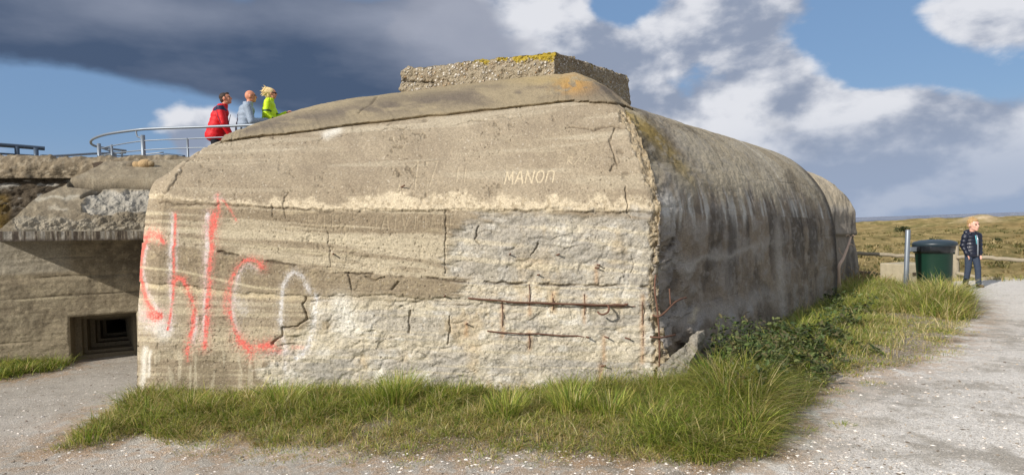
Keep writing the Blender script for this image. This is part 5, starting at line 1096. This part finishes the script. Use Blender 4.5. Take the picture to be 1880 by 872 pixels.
# ------------------------------------------------------------------ people
def capsule(bm, a, b, ra, rb, seg=14):
    a, b = Vector(a), Vector(b); d = b - a; L = max(d.length, 1e-4); q = Vector((0, 0, 1)).rotation_difference(d.normalized() if d.length > 1e-5 else Vector((0, 0, 1))).to_matrix().to_4x4()
    prf = [(-ra, 0.001)] + [(-ra * math.cos(t), ra * math.sin(t)) for t in (.5, 1.0, 1.5)] + [(L + rb * math.sin(t), rb * math.cos(t)) for t in (.07, .5, 1.0)] + [(L + rb, .001)]
    rings = []
    for z, r in prf: rings.append([bm.verts.new(Matrix.Translation(a) @ q @ Vector((r * math.cos(k * 2 * math.pi / seg), r * math.sin(k * 2 * math.pi / seg), z))) for k in range(seg)])
    for r0, r1 in zip(rings[:-1], rings[1:]):
        for k in range(seg): bm.faces.new((r0[k], r0[(k + 1) % seg], r1[(k + 1) % seg], r1[k]))
    bm.faces.new(rings[0][::-1]); bm.faces.new(rings[-1])
def ell(bm, c, s, rot=None, sub=3):
    m = Matrix.Translation(c) @ (rot if rot is not None else Matrix.Identity(4)) @ Matrix.Diagonal((*s, 1)); bmesh.ops.create_icosphere(bm, subdivisions=sub, radius=1, matrix=m)
def blobby(name, build, mat, par, vox=.012, smooth=4, fac=.6):
    bm = bmesh.new(); build(bm); me = bpy.data.meshes.new(name + '_src'); bm.to_mesh(me); bm.free(); o = bpy.data.objects.new(name, me); COL.objects.link(o)
    r = o.modifiers.new('r', 'REMESH'); r.mode = 'VOXEL'; r.voxel_size = vox
    s_ = o.modifiers.new('s', 'SMOOTH'); s_.iterations = smooth; s_.factor = fac
    dgr = bpy.context.evaluated_depsgraph_get(); me2 = bpy.data.meshes.new_from_object(o.evaluated_get(dgr)); o.modifiers.clear(); o.data = me2; me2.name = name; bpy.data.meshes.remove(me)
    me2.materials.clear(); me2.materials.append(mat)
    for p_ in me2.polygons: p_.use_smooth = True
    o.parent = par; return o
def cloth(name, col, rough=.75, wr=.012, sc=9, spec=.25, fn=None, var=.12):
    m, nt, b = newmat(name); oc = objco(nt); n = noise(oc, sc, 4, .5, .6); cc = mix(n, tuple(v * (1 - var) for v in col), tuple(v * (1 + var) for v in col))
    if fn: cc = fn(nt, oc, cc)
    setin(nt, b, 'Base Color', cc); b.inputs['Roughness'].default_value = rough; b.inputs['Specular IOR Level'].default_value = spec; bump(nt, b, n + noise(oc, sc * 4, 3, .5) * .25, wr, 1.0); return m
def skin(name, col):
    m, nt, b = newmat(name); oc = objco(nt); n = noise(oc, 30, 4, .5); setin(nt, b, 'Base Color', mix(n, tuple(v * .88 for v in col), tuple(v * 1.08 for v in col))); b.inputs['Roughness'].default_value = .5; b.inputs['Subsurface Weight'].default_value = .08; b.inputs['Subsurface Scale'].default_value = .01; return m
def hand(bm, w, d, side, s=1.0, curl=.6):
    """hand at wrist w pointing along d; palm, four fingers, thumb"""
    w, d = Vector(w), Vector(d).normalized(); up = Vector((0, 0, 1)); sx = d.cross(up)
    sx = sx.normalized() if sx.length > .2 else Vector((0, 1, 0)); n = sx.cross(d).normalized(); pe = w + d * .085 * s
    for k in (-.026, -.009, .009, .026): capsule(bm, w + sx * k * .7 * s, pe + sx * k * s, .016 * s, .014 * s, 8)
    for k, L in zip((-.030, -.010, .010, .030), (.062, .075, .070, .055)):
        a = pe + sx * k * s; b = a + (d - n * .35 * curl).normalized() * L * .5 * s; c_ = b + (d - n * 1.3 * curl).normalized() * L * .5 * s; capsule(bm, a, b, .0095 * s, .009 * s, 8); capsule(bm, b, c_, .009 * s, .0075 * s, 8)
    a = w + d * .025 * s - sx * .024 * side * s; b = a + (d * .7 - sx * side * .75 - n * .2).normalized() * .036 * s; c_ = b + (d - sx * side * .1 - n * .5).normalized() * .03 * s; capsule(bm, a, b, .012 * s, .010 * s, 8); capsule(bm, b, c_, .010 * s, .008 * s, 8)
def person(loc, rz, lab, H, lean, arms, skincol, haircol, hairf, jacket, trous, shoe, stance=.10, build=1.0, child=False, headyaw=0.0, headpitch=0.0, extras=None, knees=None):
    """local frame: faces +Y, right is +X"""
    root = empty('person', loc, lab, 'person', rz=rz); k = H / 1.78; hk = k * (1.40 if child else 1.0)   # children have larger heads
    hip = Vector((0, 0, .50 * H)); S = lambda v: Vector(v)
    R_ = Matrix.Rotation(-lean, 4, 'X'); tl = (.30 if not child else .27) * H
    T = lambda x_, y_, z_: hip + (R_ @ Vector((x_ * k, y_ * k, z_ * tl)))
    chest = T(0, 0, .62); sho = T(0, .0, .98); nb_ = T(0, .01, 1.03); hc = nb_ + Vector((0, .04 * k + .05 * k * math.sin(lean), .0)) + Vector((0, 0, .165 * hk)); HR = Matrix.Rotation(headyaw, 4, 'Z') @ Matrix.Rotation(-headpitch, 4, 'X')
    hd = lambda x_, y_, z_: hc + HR.to_3x3() @ Vector((x_ * hk, y_ * hk, z_ * hk))
    legs = []
    for sd in (-1, 1):
        h0 = hip + Vector((sd * .085 * k, 0, 0)); ft = Vector((sd * stance * k, (knees[0 if sd < 0 else 1] if knees else 0.0), .07 * k)); kn = (h0 + ft) / 2 + Vector((0, .03 * k, .0)); legs.append((h0, kn, ft))
    sk = []
    for sd, (el_, wr_) in zip((-1, 1), arms):
        s0 = T(sd * .185 * build, 0, .93); e0 = T(*el_) ; w0 = T(*wr_); sk.append((sd, s0, e0, w0))
    def bodyf(bm):
        ell(bm, hd(0, -.005, .02), (.076 * hk, .094 * hk, .098 * hk), HR); ell(bm, hd(0, .026, -.045), (.056 * hk, .066 * hk, .068 * hk), HR); ell(bm, hd(0, .064, -.092), (.026 * hk, .022 * hk, .018 * hk), HR)
        capsule(bm, hd(0, .084, .018), hd(0, .105, -.026), .009 * hk, .0155 * hk, 10); ell(bm, hd(0, .078, .036), (.052 * hk, .014 * hk, .011 * hk), HR); ell(bm, hd(0, .084, -.062), (.024 * hk, .012 * hk, .010 * hk), HR)
        for sd in (-1, 1): ell(bm, hd(sd * .040, .066, -.024), (.020 * hk, .016 * hk, .020 * hk), HR); ell(bm, hd(sd * .079, -.004, -.004), (.010 * hk, .020 * hk, .032 * hk), HR)
        capsule(bm, nb_ - Vector((0, .0, .06 * k)), hd(0, -.015, -.05), .058 * k, .052 * hk); capsule(bm, T(-.12, 0, .9), T(.12, 0, .9), .07 * k, .07 * k); capsule(bm, chest, hip, .12 * k * build, .11 * k); ell(bm, hip, (.14 * k, .09 * k, .10 * k))
        for sd, s0, e0, w0 in sk: capsule(bm, s0, e0, .048 * k, .038 * k); capsule(bm, e0, w0, .038 * k, .025 * k); hand(bm, w0, (w0 - e0), sd, k * (.82 if child else .98), .7)
        for h0, kn, ft in legs: capsule(bm, h0, kn, .075 * k, .05 * k); capsule(bm, kn, ft, .05 * k, .035 * k); capsule(bm, ft - Vector((0, .03 * k, .03 * k)), ft + Vector((0, .12 * k, -.035 * k)), .03 * k, .025 * k)
    body = blobby('body', bodyf, skin('skin', skincol), root, .0085 * max(k, .75), 3)
    # eyes
    for sd in (-1, 1):
        bm = bmesh.new(); bmesh.ops.create_uvsphere(bm, u_segments=12, v_segments=8, radius=.0125 * hk); me = bpy.data.meshes.new('eye'); bm.to_mesh(me); bm.free(); me.materials.append(M_EYE); o = bpy.data.objects.new('eye', me); COL.objects.link(o); o.parent = body; o.location = hd(sd * .030, .082, .008)
    def jackf(bm):
        B = build; capsule(bm, T(-.125 * B, -.0, .90), T(.125 * B, 0, .90), .085 * k, .085 * k); 
        for i in range(6):
            z_ = .85 - i * .175; wx = (.168 + .002 * i) * B; ell(bm, T(0, -.005 - .01 * (i == 1), z_), (wx * k, (.125 + .006 * i) * k * B, .115 * k), R_)
            ell(bm, T(0, -.005, z_ - .06), (wx * k * .98, (.125 + .006 * i) * k * B * .97, .10 * k), R_)
        for sd, s0, e0, w0 in sk: capsule(bm, s0, e0, .078 * k, .066 * k); capsule(bm, e0, e0.lerp(w0, .93), .066 * k, .048 * k)
        if jacket.get('puff'):
            for i in range(6):
                z_ = .88 - i * .20; ell(bm, T(0, 0, z_), (.180 * k, .140 * k, .062 * k), R_)
            for sd, s0, e0, w0 in sk:
                for f_ in (.15, .55, .95): p_ = s0.lerp(e0, f_); ell(bm, p_, (.085 * k, .085 * k, .05 * k))
                for f_ in (.35, .75): p_ = e0.lerp(w0, f_); ell(bm, p_, (.070 * k, .070 * k, .045 * k))
            ell(bm, nb_ + Vector((0, -.09 * k, .05 * k)), (.16 * k, .10 * k, .07 * k)); ell(bm, nb_ + Vector((0, -.14 * k, -.02 * k)), (.13 * k, .08 * k, .10 * k)); [ell(bm, nb_ + Vector((sd_ * .10 * k, .03 * k, .02 * k)), (.05 * k, .07 * k, .04 * k)) for sd_ in (-1, 1)]
        a_ = nb_ + Vector((0, -.0, -.03 * k)); 
        for q_ in range(12):
            t = q_ * math.pi / 6; 
            if jacket.get('open') and abs(t - math.pi / 2) < .3: continue
            c0_ = a_ + Vector((math.cos(t) * .068 * k, math.sin(t) * .068 * k, 0)); capsule(bm, c0_, c0_ + Vector((math.cos(t) * .012 * k, math.sin(t) * .012 * k, .085 * k)), .020 * k, .016 * k, 8)
    jk = blobby('jacket', jackf, jacket['mat'], root, .0105 * max(k, .75), 3 if jacket.get('puff') else 5)
    def trf(bm):
        ell(bm, hip + Vector((0, 0, .0)), (.155 * k, .115 * k, .13 * k))
        for h0, kn, ft in legs: capsule(bm, h0, kn, .098 * k, .074 * k); capsule(bm, kn, ft + Vector((0, -.005, .02 * k)), .074 * k, .066 * k)
    blobby('trousers', trf, trous, root, .012 * max(k, .75), 4)
    for h0, kn, ft in legs:
        def shf(bm):
            z_ = .045 * k; f0_ = Vector((ft.x, ft.y, z_)); capsule(bm, f0_ + Vector((0, -.045 * k, 0)), f0_ + Vector((0, .13 * k, -.008 * k)), .044 * k, .038 * k); ell(bm, f0_ + Vector((0, .09 * k, -.02 * k)), (.048 * k, .085 * k, .028 * k)); capsule(bm, f0_ + Vector((0, -.03 * k, 0)), f0_ + Vector((0, -.03 * k, .10 * k)), .045 * k, .046 * k); ell(bm, f0_ + Vector((0, .02 * k, -.035 * k)), (.046 * k, .12 * k, .014 * k))
        blobby('shoe', shf, shoe, root, .010 * max(k, .7), 2)
    if hairf: 
        hm = cloth('hair', haircol, .6, .010, 60, .35, var=.35); blobby('hair', lambda bm: hairf(bm, hd, hk, HR), hm, body, .0065, 1, .4)
    if extras: extras(root, T, hd, k, hk, HR, sk, nb_, R_)
    return root
M_EYE = simple('eye', lin(60, 50, 44), .2, 0, .05)
SKN = lin(206, 150, 122)
def short_hair(bm, hd, hk, HR):
    ell(bm, hd(0, -.022, .045), (.081 * hk, .090 * hk, .078 * hk), HR); ell(bm, hd(0, -.055, -.005), (.070 * hk, .052 * hk, .072 * hk), HR); ell(bm, hd(0, .045, .088), (.058 * hk, .045 * hk, .024 * hk), HR)
    for sd in (-1, 1): capsule(bm, hd(sd * .075, .012, .03), hd(sd * .076, .014, -.01), .008 * hk, .006 * hk, 8)
g5 = np.random.default_rng(5)
def tousled(bm, hd, hk, HR):
    short_hair(bm, hd, hk, HR)
    for i in range(70):
        t = g5.uniform(0, 6.28); p_ = g5.uniform(.25, 1.45); x_, y_, z_ = .078 * math.cos(t) * math.cos(p_), -.015 + .088 * math.sin(t) * math.cos(p_), .035 + .085 * math.sin(p_)
        if y_ > .05 and z_ < .07: continue
        capsule(bm, hd(x_, y_, z_), hd(x_ * 1.15 + g5.normal(0, .01), y_ * 1.1 + g5.normal(.0, .012), z_ * 1.12 + g5.normal(.008, .008)), .010 * hk, .005 * hk, 6)
def windblown(bm, hd, hk, HR):
    ell(bm, hd(0, -.025, .035), (.090 * hk, .098 * hk, .092 * hk), HR); ell(bm, hd(0, -.065, -.03), (.085 * hk, .07 * hk, .095 * hk), HR)
    for i in range(120):
        t = g5.uniform(0, 6.28); p_ = g5.uniform(-.5, 1.5); x_, y_, z_ = .082 * math.cos(t) * math.cos(p_), -.03 + .09 * math.sin(t) * math.cos(p_), .02 + .095 * math.sin(p_)
        if y_ > .03 and z_ < .06: continue
        L = g5.uniform(.06, .16); a_ = hd(x_, y_, z_); m_ = hd(x_ * 1.15, y_ - L * .5, z_ + .01 + g5.normal(0, .008)); e_ = hd(x_ * 1.2 + g5.normal(0, .02), y_ - L, z_ + g5.normal(.0, .025) + (.02 if z_ > .07 else -.01)); capsule(bm, a_, m_, .014 * hk, .011 * hk, 6); capsule(bm, m_, e_, .011 * hk, .004 * hk, 6)

def yoke(col2, z0, z1, x0=None):
    def f(nt, oc, cc):
        s_ = nt.nodes.new('ShaderNodeSeparateXYZ'); nt.links.new(oc, s_.inputs[0]); z = E(s_.outputs[2]); x_ = E(s_.outputs[0]); n = noise(oc, 5, 2, .5)
        m_ = sstep(z + (n - .5) * .04, z0, z0 + .012) * sstep(z, z1, z1 - .012)
        if x0: m_ = m_ * sstep(E.m('ABSOLUTE', x_), x0, x0 + .015)
        return mix(m_, cc, col2)
    return f
# red jacket man: faces to the right and away; hunched, hands at the railing
D1 = 13.2; q = P(402, 300, D1); TOPM = P(418, 169, D1)[2]; Z1 = 2.585
def redx(root, T, hd, k, hk, HR, sk, nb_, R_):
    o = tube('zip', [T(.0, .17, .85), T(.0, .175, .5), T(0, .175, 0)], .006, simple('zip_navy', lin(30, 36, 70)), root, 6)
    for sd, s0, e0, w0 in sk: tube('piping', smoothline([s0 + Vector((0, -.075, .03)), s0.lerp(e0, .4) + Vector((sd * .02, -.075, 0)), e0 + Vector((sd * .05, -.045, 0)), e0.lerp(w0, .5) + Vector((sd * .055, 0, 0))], 14), .007, simple('piping_navy', lin(30, 34, 66)), root, 6)
redm = cloth('red_jacket', lin(206, 26, 34), .6, .02, 7, .3, yoke(lin(32, 36, 66), 1.40, 1.50, .10))
p1 = person((q[0] - .05, q[1], Z1), math.radians(-72), 'man in a red jacket with navy shoulders standing at the railing, hands low', TOPM - Z1 + .08, .26, [((-.25, .12, .42), (-.16, .30, .02)), ((.25, .12, .42), (.16, .32, .0))], lin(196, 138, 112), lin(58, 44, 36), short_hair, {'mat': redm}, cloth('black_trousers', lin(26, 28, 36), .8), simple('shoe_black', lin(30, 28, 28)), build=1.18, headpitch=-.25, headyaw=-.15, extras=redx)
# bald man in a grey jacket
D2 = 13.3; q = P(462, 300, D2); TOPG = P(466, 163, D2)[2]
def greyx(root, T, hd, k, hk, HR, sk, nb_, R_):
    c0_ = sk[1][3] + Vector((-.02, .10, .02)); rbox('camera', c0_ - Vector((.06, .03, .04)), c0_ + Vector((.06, .03, .04)), simple('camera_black', lin(24, 24, 26), .4), root, .006)
    tube('glasses', [hd(-.075, .0, .01), hd(-.065, .09, .012), hd(-.02, .108, .012), hd(.02, .108, .012), hd(.065, .09, .012), hd(.075, .0, .01)], .003, simple('glasses', lin(50, 50, 55), .3), root, 6)
greym = cloth('grey_jacket', lin(142, 156, 172), .6, .016, 7, .3, yoke(lin(96, 108, 128), 1.105, 1.12))
p2 = person((q[0] - .12, q[1], Z1), math.radians(-68), 'bald man in a light grey jacket with both forearms raised, between the other two', TOPG - Z1 + .04, .13, [((-.27, .10, .40), (-.10, .36, .58)), ((.27, .10, .40), (.10, .38, .58))], lin(204, 140, 110), lin(90, 70, 55), None, {'mat': greym}, cloth('navy_trousers', lin(36, 44, 60), .8), simple('shoe_brown', lin(60, 46, 36)), build=1.16, headpitch=-.12, extras=greyx)
# woman in lime jacket
D3 = 13.6; q = P(497, 300, D3); TOPW = P(492, 158, D3)[2]; Z3 = 2.60
def wx(root, T, hd, k, hk, HR, sk, nb_, R_):
    tube('sunglasses', [hd(-.075, .0, .012), hd(-.06, .09, .012), hd(-.02, .106, .010), hd(.02, .106, .010), hd(.06, .09, .012), hd(.075, .0, .012)], .009, simple('sunglasses', lin(60, 50, 50), .2), root, 6)
limem = cloth('lime_jacket', lin(196, 232, 30), .55, .018, 8, .3, yoke(lin(60, 90, 40), 1.12, 1.17, .13))
st3 = empty('stone_step', (q[0], q[1], 2.60), 'low concrete step on the roof under the woman in the lime jacket', 'step')
H3 = 1.70; z3 = TOPW - H3
rbox('step', (-.5, -.4, -.12), (.5, .5, z3 - 2.60), M_BLK, st3, .01)
p3 = person((q[0], q[1], z3), math.radians(-80), 'woman with windblown blond hair in a lime green jacket, facing right', H3 - .0, .04, [((-.23, .12, .45), (-.12, .34, .62)), ((.23, -.02, .42), (.20, .18, .12))], lin(214, 152, 124), lin(222, 196, 140), windblown, {'mat': limem}, cloth('dark_jeans', lin(40, 46, 66), .8), simple('shoe_grey', lin(70, 70, 72)), build=1.08, extras=wx)
# boy
qb = G(1786, 527.5); HB = P(1779, 402, float((qb - CAM) @ FW))[2]
def boyx(root, T, hd, k, hk, HR, sk, nb_, R_):
    tube('zip', [T(.0, .155, .98), T(.0, .19, .75), T(0, .195, .4), T(0, .19, -.12)], .010, simple('zip_silver', lin(190, 200, 210), .3, .6), root, 6)
    tube('lining', [T(.03, .15, .96), T(.035, .185, .75), T(.03, .19, .5)], .007, simple('lining_blue', lin(110, 190, 200), .6), root, 6)
navy = cloth('navy_puffer', lin(20, 26, 44), .42, .010, 12, .55)
jeans = cloth('grey_blue_jeans', lin(56, 66, 82), .85, .02, 9)
pb = person((qb[0], qb[1], gz1(qb[0], qb[1])), math.radians(184), 'young blond boy in shiny navy puffer jacket and jeans standing by the fence', HB + .0, .03, [((-.225, -.03, .40), (-.17, .07, -.10)), ((.225, -.03, .40), (.17, .07, -.10))], lin(222, 172, 152), lin(178, 146, 100), tousled, {'mat': navy, 'puff': True}, jeans, simple('boot_brown', lin(96, 78, 64)), stance=.11, child=True, headyaw=.15, extras=boyx, knees=(.05, -.08))
